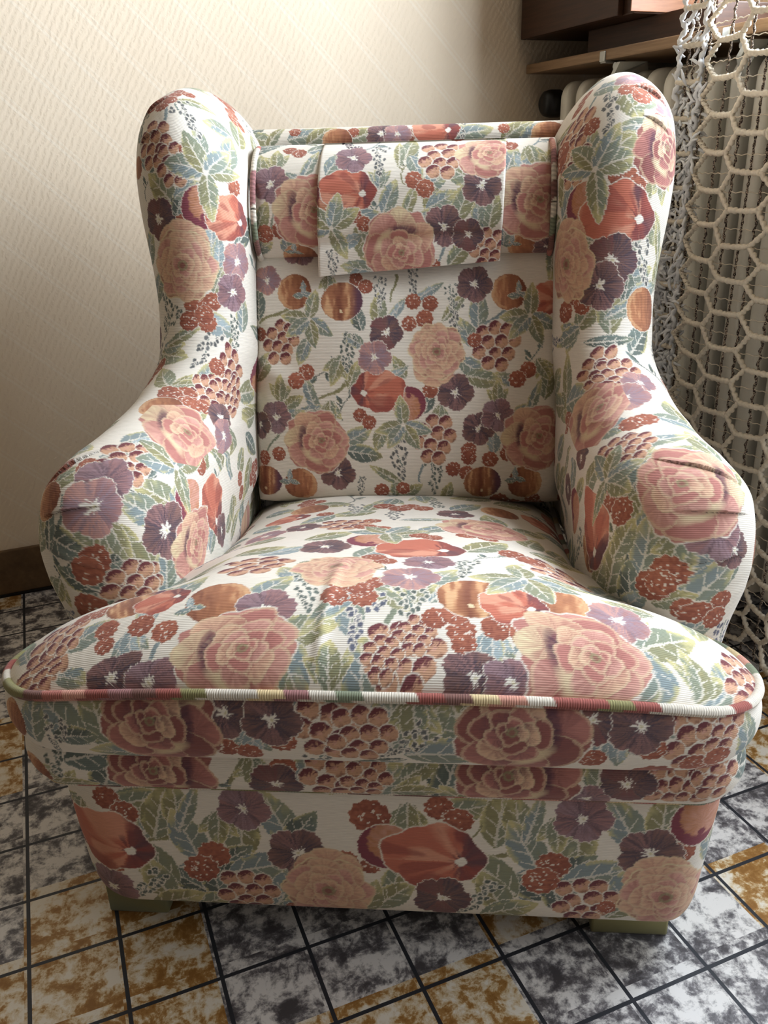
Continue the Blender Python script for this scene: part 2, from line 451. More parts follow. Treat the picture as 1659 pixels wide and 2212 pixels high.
class Br:
    """one motif's brush: X, Y local coordinates in motif radii, V the colours of the touched vertices"""
    def __init__(s, X, Y, V, r, seed):
        s.r = r; s.seed = seed; s.V = V
        px = r/.0011                                     # ragged, stepped edges of the weave
        j = (vn(X*px*.22, Y*px*.9, seed)-.5)*.0026/r
        s.X = X+j; s.Y = Y+(vn(X*px*.5, Y*px*.2, seed+5)-.5)*.0012/r
        s.rho = np.hypot(s.X, s.Y); s.th = np.arctan2(s.Y, s.X)
    def put(s, m, c, a=1.):
        m = np.clip(m, 0, 1)*a
        if m.ndim < s.V.ndim: m = m[..., None]
        s.V += m*(np.asarray(c)-s.V)
    def soft(s, d, w=.02): return np.clip(.5-d/w, 0, 1)  # d<0 inside
def mixc(t, a, b): t = np.clip(t, 0, 1)[..., None]; return a+(b-a)*t
P_ = PAL

def disc(b, cx, cy, r, c, rim=None, rw=.03, outl=0., dark=None, ang=0., tone=None):
    X = b.X-cx; Y = b.Y-cy; d = np.hypot(X, Y)
    if outl: b.put(b.soft(d-r-outl), P_['cream'])
    b.put(b.soft(d-r), c)
    return X, Y, d

def petal(b, cx, cy, r, base, lit, rim, cdir):
    """one rose petal: dark towards the flower's heart, light curled edge"""
    X = b.X-cx; Y = b.Y-cy; d = np.hypot(X, Y)*(1+.10*np.sin(3*np.arctan2(Y, X)+cx*9))
    t = .5+.5*(X*math.cos(cdir)+Y*math.sin(cdir))/r
    st = vn(np.arctan2(Y, X)*7, d*4, b.seed+3)
    b.put(b.soft(d-r-.012), P_['yel']*.93)
    c = mixc(t*1.15-.12+.6*(st-.5), base, lit)
    b.put(b.soft(d-r), c)
    e = (d > r-.05)&(X*math.cos(cdir)+Y*math.sin(cdir) > r*.1)
    b.put(b.soft(np.abs(d-r+.02)-.014)*e, mixc(np.ones(1)*.4, rim, P_['pinkl'])[0], .62)

def m_rose(b, v):
    rs = random.Random(b.seed)
    pal = [('pink', 'pinkl', 'rosed'), ('rosed', 'pink', 'plum'), ('pink', 'peachl', 'rosed')][v % 3]
    mid, lit, dk = (P_[k] for k in pal)
    R = .95+.045*np.cos(5*b.th+v)+.03*np.cos(9*b.th+2)+.02*np.cos(17*b.th)
    b.put(b.soft(b.rho-R-.03), P_['cream'])
    t = .5+.5*(b.Y*.8+b.X*.4)
    st = vn(b.th*16, b.rho*3, b.seed)
    b.put(b.soft(b.rho-R), mixc(t*.5+.5*(st-.5), mid, lit))
    # outer petals
    for k in range(7):
        a = k*2*PI/7+.3+rs.uniform(-.1, .1)
        l = [lit, mid, P_['peachl'], P_['yel'], lit, mid, lit][(k+v) % 7]
        petal(b, .58*math.cos(a), .58*math.sin(a), .395, mixc(np.ones(1)*.35, mid, dk)[0], l, P_['yel'], a)
    cx, cy = .16, .06
    # dark gash and yellow fold on the side away from the heart
    g = ((b.X+.42)*1.0)**2/.022+((b.Y-.12-.5*(b.X+.42))**2)/.16
    b.put(np.clip(1.25-g, 0, 1)*(st*.7+.5), P_['plum'], .9)
    g = ((b.X+.15)*.8-(b.Y+.45)*.6)**2/.16+((b.X+.15)*.6+(b.Y+.45)*.8)**2/.022
    b.put(np.clip(1.2-g, 0, 1), P_['yel'], .85)
    for n, ro, rp, ph in ((6, .37, .25, .2), (5, .23, .185, .9), (4, .11, .125, .3)):
        for k in range(n):
            a = k*2*PI/n+ph
            petal(b, cx+ro*math.cos(a), cy+ro*math.sin(a), rp, mixc(np.ones(1)*(.25+.5*(k % 2)), dk, mid)[0], [mid*1.08, lit, P_['peachl']][k % 3], P_['yel'], a)
    q = np.hypot(b.X-cx, b.Y-cy)
    b.put(b.soft(q-.085), P_['olive'], .75); b.put(b.soft(q-.045), P_['rosed'], .8)

def m_rosea(b, v):
    """the rose seen from above, heart in the middle, one loose petal below"""
    rs = random.Random(b.seed)
    mid, lit, dk = P_['pink'], P_['peachl'], P_['rosed']
    X, Y = b.X, b.Y-.12; rho = np.hypot(X, Y); th = np.arctan2(Y, X)
    R = .80+.05*np.cos(6*th)+.03*np.cos(11*th+1)
    for cx, cy, r in ((.02, -.66, .32), (-.34, -.56, .26), (.36, -.52, .26)):
        petal(b, cx, cy, r, mid, P_['peachl'], P_['yel'], -PI/2)
    b.put(b.soft(rho-R-.035), P_['yel'])
    st = vn(th*15, rho*3, b.seed)
    b.put(b.soft(rho-R), mixc(.4+.6*(st-.3)-.3*X, P_['rosed'], P_['peachl']))
    for n, ro, rp, ph in ((8, .54, .30, .1), (7, .40, .26, .5), (6, .27, .2, .2), (5, .15, .15, .8)):
        for k in range(n):
            a = k*2*PI/n+ph+rs.uniform(-.12, .12)
            petal(b, ro*math.cos(a), .12+ro*math.sin(a), rp, mixc(np.ones(1)*.5, mid, dk)[0], [lit, P_['pinkl'], P_['peachl']][k % 3], P_['yel'], a)
    b.put(b.soft(rho-.13), P_['olive'], .7); b.put(b.soft(rho-.07), P_['rosed'], .9)

def m_pansy(b, v):
    c1, c2, c3 = [(P_['purd'], P_['purb'], P_['mauve']), (P_['lil'], P_['mauve'], P_['pinkl']), (P_['pur'], P_['mauve'], P_['lil']), (P_['purb'], P_['purd'], P_['rosed'])][v % 4]
    lob = np.abs(np.cos(2.5*b.th+.3))
    R = .76+.20*lob**.6+.02*np.cos(23*b.th)
    b.put(b.soft(b.rho-R-.028), P_['cream'])
    sect = np.floor((b.th+PI)/(2*PI/5)+.3) % 3
    st = vn(b.th*22, b.rho*2.2, b.seed); s2 = vn(b.th*9, b.rho*1.5, b.seed+2)
    c = mixc(b.rho*.8+1.3*(st-.5)+.1, c1, c2); c = mixc((sect == 1)*.75*st, c, c3)
    c = mixc((b.rho-.72)*2.2*s2, c, c3)
    b.put(b.soft(b.rho-R), c)
    crease = (lob < .16)&(b.rho > .35)
    b.put(crease*b.soft(b.rho-R), c1*.8, .6)
    star = .10+.22*vn(b.th*5.2, b.rho*0+3, b.seed+9)**2
    b.put(b.soft(b.rho-star, .04), P_['white'])
    b.put(b.soft(np.hypot(b.X-.02, b.Y)-.05), P_['yolk'], .7)

def leafshape(b, cx, cy, a, L, wd, c1, c2, tip, vein=True, ser=.022):
    ca, sa = math.cos(a), math.sin(a)
    x = (b.X-cx)*-sa+(b.Y-cy)*ca; x, y = ((b.X-cx)*sa-(b.Y-cy)*ca)/L, ((b.X-cx)*ca+(b.Y-cy)*sa)/L   # y runs base -1 -> tip 1
    t = np.clip((y+1)/2, 0, 1)
    w = wd*np.sin(PI*t**.85)**.85
    w = w*(1+ser*3*((y*6+np.sign(x)*.25) % 1.-.5)*(t < .93))
    ins = np.abs(x)-w; ok = (y > -1)&(y < 1)
    b.put(b.soft(ins*L-.024)*ok, P_['cream'])
    st = vn(x*9, y*4-np.abs(x)*3, b.seed+1)
    c = mixc((x > 0)*.75+.5*(st-.5), c1, c2)
    c = mixc((y-.25)*1.5+.9*(st-.5), c, tip)
    c = mixc((-x/np.maximum(w, .02)-.62)*2.6*(st > .38)*(y > -.5), c, P_['yolk'])
    b.put(b.soft(ins*L)*ok, c)
    if vein:
        m = (np.abs(x) < .026*(1.3-y*.6))&(y < .72)&(y > -.95)
        sv = np.abs(((y-np.abs(x)*.9)*2.3+.15) % 1.-.5)
        m2 = (sv < .055)&(np.abs(x) < w*.72)&(y < .6)&(y > -.75)
        b.put((m | m2)*b.soft(ins*L), P_['cream'], .75)

LP = [('blu', 'sage', 'yolk'), ('sage', 'olive', 'yolk'), ('olive', 'sage', 'yolk'), ('dark', 'teal', 'sage'), ('blul', 'blu', 'sage'), ('teal', 'dark', 'olive')]
def m_leaf(b, v):
    c1, c2, t = (P_[k] for k in LP[v % 6]); leafshape(b, 0, 0, PI/2, 1., .50, c1, c2, t)
def m_thin(b, v):
    c1, c2, t = (P_[k] for k in LP[v % 6]); leafshape(b, 0, 0, PI/2, 1., .26, c1, c2, t)
def m_lobed(b, v):
    """ragged leaf with feathered yellow lobes"""
    c1, c2, t = (P_[k] for k in LP[v % 6])
    for a, L in ((PI/2+.75, .56), (PI/2-.75, .56), (PI/2, .70)):
        leafshape(b, .5*math.cos(a)*L, -.35+.75*math.sin(a)*L, a, L, .42, c1, c2, t, True, .045)
def m_five(b, v):
    for k, a in enumerate((2.9, .25, 2.15, 1.0, -1.57+.12)):
        c1, c2, t = (P_[q] for q in LP[(k+v) % 3])
        leafshape(b, .50*math.cos(a), .50*math.sin(a), a, .52, .46, c1, c2, t if k in (1, 3, 4) else c2, True, .05)
    b.put(b.soft(b.rho-.07), P_['cream'])
def m_bud(b, v):
    """pair of small smooth leaves on a peach"""
    leafshape(b, 0, .38, PI/2, .55, .42, P_['blul'], P_['blu'], P_['blul'])
    leafshape(b, -.42, -.3, PI*1.0, .5, .5, P_['teal'], P_['blu'], P_['sage']); leafshape(b, .45, -.25, -.3, .5, .45, P_['blu'], P_['teal'], P_['sage'])

def m_grapes(b, v):
    pts = [(-.12, .70), (.36, .58), (-.50, .34), (.04, .20), (.56, .06), (-.68, -.14), (-.20, -.24), (.28, -.34), (-.36, -.70), (.14, -.76)]
    if v % 2: pts = [(-.62, .50), (-.12, .62), (.38, .56), (.70, .12), (.18, .12), (-.36, .06), (-.72, -.28), (-.10, -.40), (.42, -.38), (-.40, -.74), (.16, -.78)]
    rs = random.Random(b.seed)
    for (x, y) in pts:
        x += rs.uniform(-.04, .04); y += rs.uniform(-.04, .04); r = .268
        X = b.X-x; Y = b.Y-y; d = np.hypot(X, Y*.94)
        b.put(b.soft(d-r-.035), P_['cream'])
        st = vn(np.arctan2(Y, X)*5, d*14, b.seed+int(x*50))
        t = (Y*.75-X*.45)/r+.75*(st-.5)
        c = mixc((t-.05)*3, P_['grp'], P_['grpd']); c = mixc(-(t+.55)*2.5, c, P_['grpb'])
        b.put(b.soft(d-r), c)
        b.put(b.soft(np.hypot(X+.03, Y+.02)-.07)*(st > .35), P_['pinkl'], .7)
def m_rasp(b, v):
    lay = [[(0, 0, .86)], [(-.36, .28, .52), (.34, -.26, .54)], [(-.45, .1, .45), (.42, .30, .42), (.1, -.45, .45)], [(-.42, .45, .42), (.42, .50, .40), (-.15, -.12, .46), (.38, -.42, .42)]][v % 4]
    for k, (x, y, r) in enumerate(lay):
        X = b.X-x; Y = b.Y-y; d = np.hypot(X, Y); th = np.arctan2(Y, X)
        R = r*(1+.05*np.cos(11*th+k))
        b.put(b.soft(d-R-.035), P_['cream'])
        bump = vn(X/r*6, Y/r*6, b.seed+k)
        c = mixc(.15+1.5*(bump-.4)+.35*Y/r+.2*(b.seed % 3), P_['rust'], P_['rustl'])
        b.put(b.soft(d-R), c)
        dots = hash2(np.floor(X/r*8), np.floor(Y/r*8), b.seed+k)
        b.put((dots > .915)*(d < r*.78), P_['white'], .8)
def m_plum(b, v):
    d = b.rho; b.put(b.soft(d-.92), P_['cream'])
    st = vn(b.th*8, d*5, b.seed)
    c = mixc(.45+.5*b.X+.6*(st-.5), P_['pch'], P_['pinkl']); b.put(b.soft(d-.88), c)
    q = np.hypot(b.X-.22, b.Y-.22)
    b.put(b.soft(d-.88)*np.clip((q-.78+.1*(st-.5))*14, 0, 1), P_['mag'])
    b.put(np.clip((b.X-.35)*3, 0, 1)*np.clip((.3-b.Y)*3, 0, 1)*b.soft(d-.88), P_['pch'], .8)
    b.put(b.soft(np.hypot(b.X-.02, b.Y+.42)-.14), P_['mag'])
def m_bloom(b, v):
    """large orange flower, dark wedge petals at one end"""
    R = .88+.05*np.cos(4*b.th+1)+.03*np.cos(9*b.th)
    e = np.hypot(b.X*.92, b.Y*1.12)
    b.put(b.soft(e-R-.03), P_['cream'])
    px, py = b.X-.52, b.Y+.12; pr = np.hypot(px, py); pa = np.arctan2(py, px)
    st = vn(pa*6, pr*3, b.seed); s2 = vn(pa*2.4, pr*1.6, b.seed+4)
    c = mixc((s2-.42)*5+.9*(st-.5), P_['org'], P_['orgl'])
    b.put(b.soft(e-R), c)
    b.put(b.soft(e-R)*np.clip((vn(pa*3.4, pr*1.2, b.seed+8)-.66)*12, 0, 1), P_['red'], .6)
    w = b.soft(e-R)*np.clip((b.X-.42+.35*st-.12)*6, 0, 1)
    b.put(w, mixc(s2*1.4-.2, P_['red'], P_['plum']), .9)
    b.put(b.soft(e-R)*np.clip((-b.Y-.50+.4*(st-.5))*6, 0, 1), P_['red'], .7)
    b.put(b.soft(np.hypot(b.X-.52, b.Y+.12)-.05-.1*vn(b.th*4, b.rho*9, 3)), P_['white'])
def m_peach(b, v):
    d = b.rho; b.put(b.soft(d-.93), P_['cream'])
    st = vn(b.X*11, b.Y*2.5+b.X*2, b.seed)
    t = .5-.55*b.X+.55*(st-.5)
    c = mixc(t*1.2, P_['pchd'], P_['pch']); c = mixc((t-.72)*2.6, c, P_['pchl'])
    b.put(b.soft(d-.9), c)
    b.put(b.soft(np.abs(d-.80)-.06)*(b.X < -.1), P_['pchl'], .6)
def m_pumpkin(b, v):
    e = np.hypot(b.X*.95, b.Y*1.05); b.put(b.soft(e-.93), P_['cream'])
    seg = np.abs(np.sin(b.X*3.3/np.sqrt(np.maximum(.15, 1.05-b.Y**2))+.4)); st = vn(b.X*9, b.Y*2.2, b.seed)
    c = mixc(seg*.8+.6*(st-.5), P_['pchd'], P_['pch']); c = mixc((seg*st-.42)*3, c, P_['pchl'])
    c = mixc((b.X-.35)*2.5, c, P_['plum']*1.25)
    b.put(b.soft(e-.9), c)
    b.put(b.soft(np.hypot(b.X+.05, b.Y+.42)-.05-.12*vn(b.th*5, b.rho*9, 3)), P_['yel'])
def m_bells(b, v):
    """drooping spray of small dark berries"""
    rs = random.Random(b.seed); col = [P_['bry'], P_['bryb'], P_['purd'], P_['dark']][v % 4]
    b.put((np.abs(b.X+.10*np.sin(b.Y*3)) < .03)&(np.abs(b.Y) < .9), P_['teal'])
    for k in range(26):
        t = k/25.; y = .85-1.75*t; wd = .46*(1-t)**.7+.03
        x = wd*rs.uniform(-1, 1); a = rs.uniform(-.6, .6)
        X = b.X-x; Y = b.Y-y
        p = X*math.cos(a)+Y*math.sin(a); q = -X*math.sin(a)+Y*math.cos(a)
        e = np.hypot(p/.075, q/.115)
        b.put(np.clip((1.35-e)*4, 0, 1), P_['cream']); b.put(np.clip((1-e)*4, 0, 1), col*rs.uniform(.85, 1.3))
def m_stem(b, v):
    c = [P_['blu'], P_['olive'], P_['teal'], P_['sage']][v % 4]
    x = b.X-.22*np.sin(b.Y*2.2); w = .085+.03*b.Y
    b.put(b.soft(np.abs(x)-w)*(np.abs(b.Y) < 1), mixc(.5+x*4, c*.85, c*1.1))
def m_twig(b, v):
    c = [P_['teal'], P_['dark'], P_['blu'], P_['olive']][v % 4]
    x = b.X-.30*np.sin(b.Y*2.6)
    b.put(b.soft(np.abs(x)-.035)*(np.abs(b.Y) < 1), c)
    for y0, s in ((.25, 1), (-.3, -1)):
        q = (b.Y-y0)-np.abs(b.X-.3*math.sin(y0*2.6))*.9
        b.put((np.abs(q) < .045)&(np.abs(b.X-.3*math.sin(y0*2.6)) < .28)&((b.X-.3*math.sin(y0*2.6))*s > 0), c)
    leafshape(b, .34, .62, PI/2-.5, .3, .42, c, P_['teal'], P_['blu'], False); leafshape(b, -.34, .1, PI/2+.7, .28, .42, c, P_['dark'], P_['blu'], False)
def m_pleat_shade(b, v):  # shade in a tuck's crease, painted as a dark line
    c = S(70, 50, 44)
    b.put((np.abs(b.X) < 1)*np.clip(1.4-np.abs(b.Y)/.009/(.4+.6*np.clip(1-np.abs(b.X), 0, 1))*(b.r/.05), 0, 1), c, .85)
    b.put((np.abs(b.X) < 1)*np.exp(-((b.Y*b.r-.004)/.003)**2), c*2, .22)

MOT = dict(R=m_rose, A=m_rosea, P=m_pansy, L=m_leaf, T=m_thin, K=m_lobed, F=m_five, U=m_bud, G=m_grapes, B=m_rasp, M=m_plum, O=m_bloom, C=m_peach, Q=m_pumpkin, Y=m_bells, S=m_stem, W=m_twig, Z=m_pleat_shade)
ORDER = 'SWLTKYGBCQUMOFPARZ'

def jac(G, i, j, w=6):
    n, m = G.shape[:2]
    i0, i1 = max(0, i-w), min(n-1, i+w); j0, j1 = max(0, j-w), min(m-1, j+w)
    return (G[i1, j]-G[i0, j])/(i1-i0), (G[i, j1]-G[i, j0])/(j1-j0)        # d/drow, d/dcol

def paint(G, items, seed=1):
    """items: (motif, row 0..1, col 0..1, radius m, angle rad of motif-up against the column axis, mirror, variant)"""
    n, m = G.shape[:2]
    V = np.empty((n, m, 3)); V[:] = CREAM
    jj, ii = np.meshgrid(np.arange(m), np.arange(n))
    for k, (t, a, c, r, ang, mir, var) in enumerate(items):
        i = min(n-1, max(0, int(a*(n-1)))); j = min(m-1, max(0, int(c*(m-1))))
        w = max(3, int(r*.6/H))
        du, dv = jac(G, i, j, w)
        lu, lv = np.linalg.norm(du)+1e-9, np.linalg.norm(dv)+1e-9
        ri, rj = int(1.25*r/lu)+2, int(1.25*r/lv)+2
        i0, i1, j0, j1 = max(0, i-ri), min(n, i+ri+1), max(0, j-rj), min(m, j+rj+1)
        e1 = dv/lv; e2 = du-e1*(du@e1); ln = np.linalg.norm(e2)+1e-9
        sk = du@e1
        dI = ii[i0:i1, j0:j1]-a*(n-1); dJ = jj[i0:i1, j0:j1]-c*(m-1)
        x = (dJ*lv+dI*sk)/r; y = dI*ln/r
        ca, sa = math.cos(ang), math.sin(ang)
        Yl = x*ca+y*sa; Xl = (x*sa-y*ca)*mir
        MOT[t](Br(Xl, Yl, V[i0:i1, j0:j1], r, 17*k+seed*101), var)
    g = V@np.array([.25, .6, .15]); return g[..., None]+.84*(V-g[..., None])     # faded, softly coloured yarn

# motifs and painted tuck shade lines of the cover: (kind, row, column, radius, turn, mirrored, variant)
PATTERN = {
 'base': [
  ('S',0.6377,0.3954,0.038,0.63,1,1), ('S',0.6133,0.5527,0.038,0.71,1,1), ('W',0.688,0.3875,0.0442,1.43,1,3), ('W',0.497,0.4007,0.0442,1.06,1,2), ('W',0.3748,0.4081,0.034,1.42,1,2),
  ('W',0.7082,0.5419,0.0442,1.59,1,3), ('W',0.5245,0.5606,0.0442,1.22,1,2), ('W',0.3981,0.5701,0.034,1.62,1,2), ('W',0.486,0.652,0.037,0.4,1,2), ('L',0.7183,0.3501,0.034,0.94,1,3),
  ('L',0.8154,0.389,0.0408,0.25,1,1), ('L',0.7118,0.3918,0.0272,1.17,1,0), ('L',0.7667,0.3982,0.0442,1.3,1,2), ('L',0.7921,0.4067,0.0374,1.57,1,2), ('L',0.6583,0.4092,0.0442,1.89,1,0),
  ('L',0.6529,0.435,0.0442,-1.67,1,2), ('L',0.7564,0.453,0.0442,1.92,1,0), ('L',0.557,0.429,0.034,0.65,1,3), ('L',0.4919,0.4265,0.0306,0.28,1,3), ('L',0.4339,0.4048,0.034,2.46,1,3),
  ('L',0.4238,0.4192,0.034,1.72,1,3), ('L',0.5154,0.4441,0.0476,0.28,1,0), ('L',0.4145,0.4542,0.0442,1.12,1,0), ('L',0.5323,0.3884,0.051,2.23,1,2), ('L',0.4277,0.3907,0.0408,1.85,1,2),
  ('L',0.3034,0.4135,0.0374,0.44,1,1), ('L',0.3673,0.3534,0.034,0.77,1,4), ('L',0.3057,0.3977,0.0408,0.42,1,2), ('L',0.3347,0.46,0.034,0.76,1,0), ('L',0.8251,0.5374,0.0374,0.26,1,1),
  ('L',0.7882,0.5527,0.0442,1.47,1,2), ('L',0.7912,0.5608,0.0374,1.74,1,2), ('L',0.6628,0.5648,0.0442,2.02,1,0), ('L',0.6828,0.5881,0.0442,-1.51,1,2), ('L',0.7866,0.6067,0.0442,2.05,1,0),
  ('L',0.559,0.5864,0.0374,0.74,1,3), ('L',0.4771,0.5853,0.0306,0.3,1,3), ('L',0.4686,0.5663,0.034,2.51,1,3), ('L',0.4337,0.5804,0.034,1.88,1,3), ('L',0.5418,0.6001,0.0476,0.3,1,0),
  ('L',0.4772,0.6115,0.0442,1.27,1,0), ('L',0.8136,0.623,0.0408,1.54,1,2), ('L',0.7636,0.6317,0.034,1.28,1,0), ('L',0.5311,0.5489,0.051,2.31,1,2), ('L',0.4264,0.5515,0.0408,1.99,1,2),
  ('L',0.4772,0.506,0.034,1.3,1,1), ('L',0.3915,0.5046,0.0374,0.74,1,2), ('L',0.3377,0.5597,0.0374,0.37,1,1), ('L',0.6518,0.6491,0.034,1.98,1,0), ('L',0.381,0.613,0.0306,0.83,1,1),
  ('L',0.3717,0.4934,0.034,1.3,1,1), ('L',0.7112,0.4633,0.034,0.96,1,3), ('L',0.495,0.748,0.036,1,1,3), ('L',0.952,0.487,0.034,3.9,1,0), ('L',0.343,0.265,0.034,6,1,2),
  ('L',0.162,0.626,0.035,5,1,1), ('L',0.067,0.729,0.034,3.9,1,2), ('L',0.733,0.086,0.036,0.8,1,0), ('L',0.048,0.4,0.034,0.7,1,3), ('L',0.114,0.44,0.036,5.8,1,1),
  ('L',0.733,0.842,0.035,4.7,1,1), ('L',0.4,0.216,0.035,5,1,0), ('L',0.905,0.739,0.035,5.6,1,3), ('L',0.438,0.813,0.035,5.3,1,0), ('L',0.038,0.201,0.034,0.3,1,2),
  ('L',0.514,0.719,0.035,0.1,1,0), ('L',0.629,0.779,0.035,3.5,1,0), ('L',0.914,0.339,0.035,2.1,1,1), ('L',0.848,0.818,0.035,0.2,1,2), ('L',0.638,0.009,0.034,4.2,1,0),
  ('L',0.048,0.949,0.036,5.1,1,2), ('L',0.21,0.966,0.034,0.3,1,2), ('L',0.952,0.221,0.035,5.9,1,3), ('T',0.7864,0.4117,0.0396,1.18,1,0), ('T',0.7937,0.5678,0.0396,1.35,1,0),
  ('K',0.7312,0.3571,0.0429,-1.93,1,2), ('K',0.7163,0.425,0.0429,-1.68,1,2), ('K',0.7733,0.5119,0.0468,-1.59,1,2), ('K',0.7435,0.5783,0.0429,-1.51,1,2), ('K',0.333,0.645,0.04,4.5,1,3),
  ('Y',0.3809,0.3833,0.0408,0.67,1,3), ('Y',0.3856,0.5452,0.0408,0.77,1,3), ('Y',0.305,0.693,0.035,5.8,1,3), ('Y',0.743,0.797,0.035,6.1,1,2), ('Y',0.724,0.976,0.034,6.2,1,0),
  ('Y',0.162,0.128,0.035,2.1,1,3), ('Y',0.105,0.584,0.034,2.1,1,2), ('Y',0.114,0.502,0.034,5.2,1,2), ('G',0.3788,0.4346,0.0414,1.46,1,1), ('G',0.4039,0.5946,0.0414,1.65,1,1),
  ('B',0.7896,0.3782,0.0318,1.4,1,1), ('B',0.5695,0.4206,0.0232,1.45,1,0), ('B',0.4943,0.4132,0.0247,1.45,1,0), ('B',0.2874,0.4557,0.0131,1.43,1,0), ('B',0.5017,0.3696,0.0189,1.37,1,0),
  ('B',0.8016,0.5304,0.0318,1.57,1,1), ('B',0.5783,0.5779,0.0232,1.63,1,0), ('B',0.5007,0.5729,0.0247,1.62,1,0), ('B',0.6666,0.6336,0.0189,1.69,1,0), ('B',0.4731,0.5233,0.0174,1.57,1,0),
  ('B',0.3765,0.6046,0.0131,1.66,1,0), ('B',0.5608,0.4824,0.0189,1.52,1,0), ('B',0.5423,0.4943,0.0145,1.53,1,0), ('B',0.514,0.684,0.031,4.3,1,0), ('B',0.59,0.169,0.031,0.3,1,0),
  ('B',0.933,0.774,0.029,3.3,1,3), ('B',0.39,0.308,0.03,3.1,1,2), ('B',0.61,0.995,0.031,5.8,1,2), ('B',0.429,0.853,0.028,6.1,1,3), ('B',0.19,0.38,0.027,0.4,1,0),
  ('B',0.638,0.235,0.028,1.6,1,2), ('B',0.781,0.495,0.028,2.8,1,0), ('B',0.486,0.286,0.031,2.1,1,0), ('B',0.962,0.694,0.028,0.8,1,0), ('B',0.257,0.732,0.029,3.6,1,2),
  ('B',0.352,0.887,0.03,3.9,1,2), ('B',0.752,0.189,0.03,5.5,1,2), ('B',0.067,0.304,0.03,5.4,1,0), ('B',0.629,0.306,0.03,1.6,1,1), ('C',0.857,0.051,0.033,6,1,3),
  ('C',0.219,0.095,0.036,1.4,1,3), ('C',0.076,0.554,0.036,0,1,0), ('C',0.4,0.185,0.031,2.4,1,3), ('C',0.829,0.129,0.034,0.6,1,0), ('C',0.257,0.843,0.035,4.2,1,0),
  ('C',0.981,0.306,0.031,3.4,1,1), ('C',0.676,0.269,0.032,1.8,1,1), ('C',0.886,0.855,0.031,5.3,1,1), ('M',0.622,0.3507,0.0372,1.07,1,0), ('M',0.6381,0.5021,0.0387,1.54,1,0),
  ('M',0.7952,0.6392,0.0387,1.75,1,0), ('M',0.286,0.765,0.032,1.2,1,3), ('M',0.714,0.216,0.033,5.2,1,0), ('M',0.648,0.928,0.034,4,1,2), ('M',0.076,0.885,0.033,3.9,1,3),
  ('M',0.152,0.179,0.035,4.3,1,0), ('M',0.571,0.046,0.033,2.3,1,2), ('M',0.133,0.235,0.032,2.9,1,1), ('M',0.876,0.881,0.032,4.2,1,2), ('M',0.238,0.032,0.032,0.7,1,2),
  ('M',0.657,0.815,0.032,3.4,1,3), ('M',0.105,0.926,0.033,1.8,1,2), ('O',0.6117,0.3687,0.06,1.36,1,0), ('O',0.6013,0.5233,0.062,1.57,1,0), ('P',0.7956,0.4378,0.0344,1.47,1,2),
  ('P',0.5936,0.4607,0.0399,1.5,1,0), ('P',0.3597,0.3646,0.0371,1.26,1,2), ('P',0.8013,0.5887,0.0358,1.64,1,2), ('P',0.6518,0.6199,0.0399,1.67,1,0), ('P',0.3899,0.5277,0.0371,1.57,1,3),
  ('P',0.781,0.68,0.031,5.7,1,3), ('P',0.914,0.019,0.028,6,1,0), ('P',0.39,0.01,0.028,3.4,1,1), ('P',0.781,0.157,0.031,2.1,1,2), ('P',0.038,0.69,0.033,0.1,1,2),
  ('P',0.886,0.261,0.032,5.3,1,2), ('P',0.962,0.149,0.028,0.4,1,0), ('P',0.505,0.916,0.03,1.4,1,1), ('P',0.162,0.323,0.031,0.7,1,2), ('P',0.61,0.881,0.033,4.3,1,2),
  ('P',0.429,0.977,0.031,5.1,1,3), ('P',0.695,0.331,0.028,1.6,1,0), ('P',0.495,0.105,0.031,0.2,1,1), ('P',0.457,0.127,0.031,4.4,1,1), ('P',0.333,0.162,0.031,5.6,1,1),
  ('P',0.133,0.01,0.031,3.3,1,3), ('P',0.943,0.108,0.029,0.7,1,0), ('P',0.124,0.823,0.031,1.9,1,1), ('P',0.829,0.997,0.032,4.5,1,3), ('P',0.152,0.268,0.032,3.2,1,1),
  ('A',0.462,0.6294,0.063,-1.22,1,0), ('A',0.4266,0.4737,0.0653,-1.63,1,0),
 ],
 'deck': [
  ('S',0.4558,0.4021,0.038,1.46,1,1), ('S',0.5078,0.6458,0.038,1.6,1,1), ('W',0.392,0.376,0.035,0.5,1,1), ('L',0.4483,0.3096,0.0442,1.14,1,3), ('L',0.5226,0.3011,0.0374,0.2,1,3),
  ('L',0.4026,0.2626,0.0306,1.01,1,0), ('L',0.5263,0.3269,0.0306,0.54,1,1), ('L',0.4941,0.4544,0.0306,1.22,1,0), ('L',0.4652,0.5554,0.0442,1.29,1,3), ('L',0.5014,0.6583,0.0306,1.45,1,1),
  ('L',0.446,0.5131,0.034,1.16,1,0), ('L',0.5074,0.536,0.0272,0.57,1,1), ('L',0.3929,0.6348,0.0272,1.33,1,3), ('L',0.902,0.748,0.034,1.5,1,1), ('L',0.696,0.868,0.035,4.4,1,0),
  ('L',0.333,0.563,0.038,2.2,1,1), ('L',0.824,0.065,0.035,1.5,1,2), ('L',0.078,0.282,0.035,5.2,1,0), ('L',0.696,0.193,0.034,1.2,1,3), ('L',0.069,0.656,0.036,4.6,1,2),
  ('L',0.696,0.431,0.035,0.7,1,0), ('L',0.706,0.725,0.035,4.3,1,2), ('L',0.912,0.416,0.035,4.4,1,3), ('L',0.49,0.758,0.036,6.1,1,3), ('K',0.3708,0.2768,0.0429,0,1,2),
  ('K',0.4878,0.4161,0.039,-1.64,1,1), ('K',0.3906,0.5275,0.0429,0.1,1,2), ('Y',0.5341,0.2711,0.0374,1.68,1,3), ('Y',0.225,0.052,0.034,1.8,1,3), ('Y',0.343,0.326,0.041,0.4,1,3),
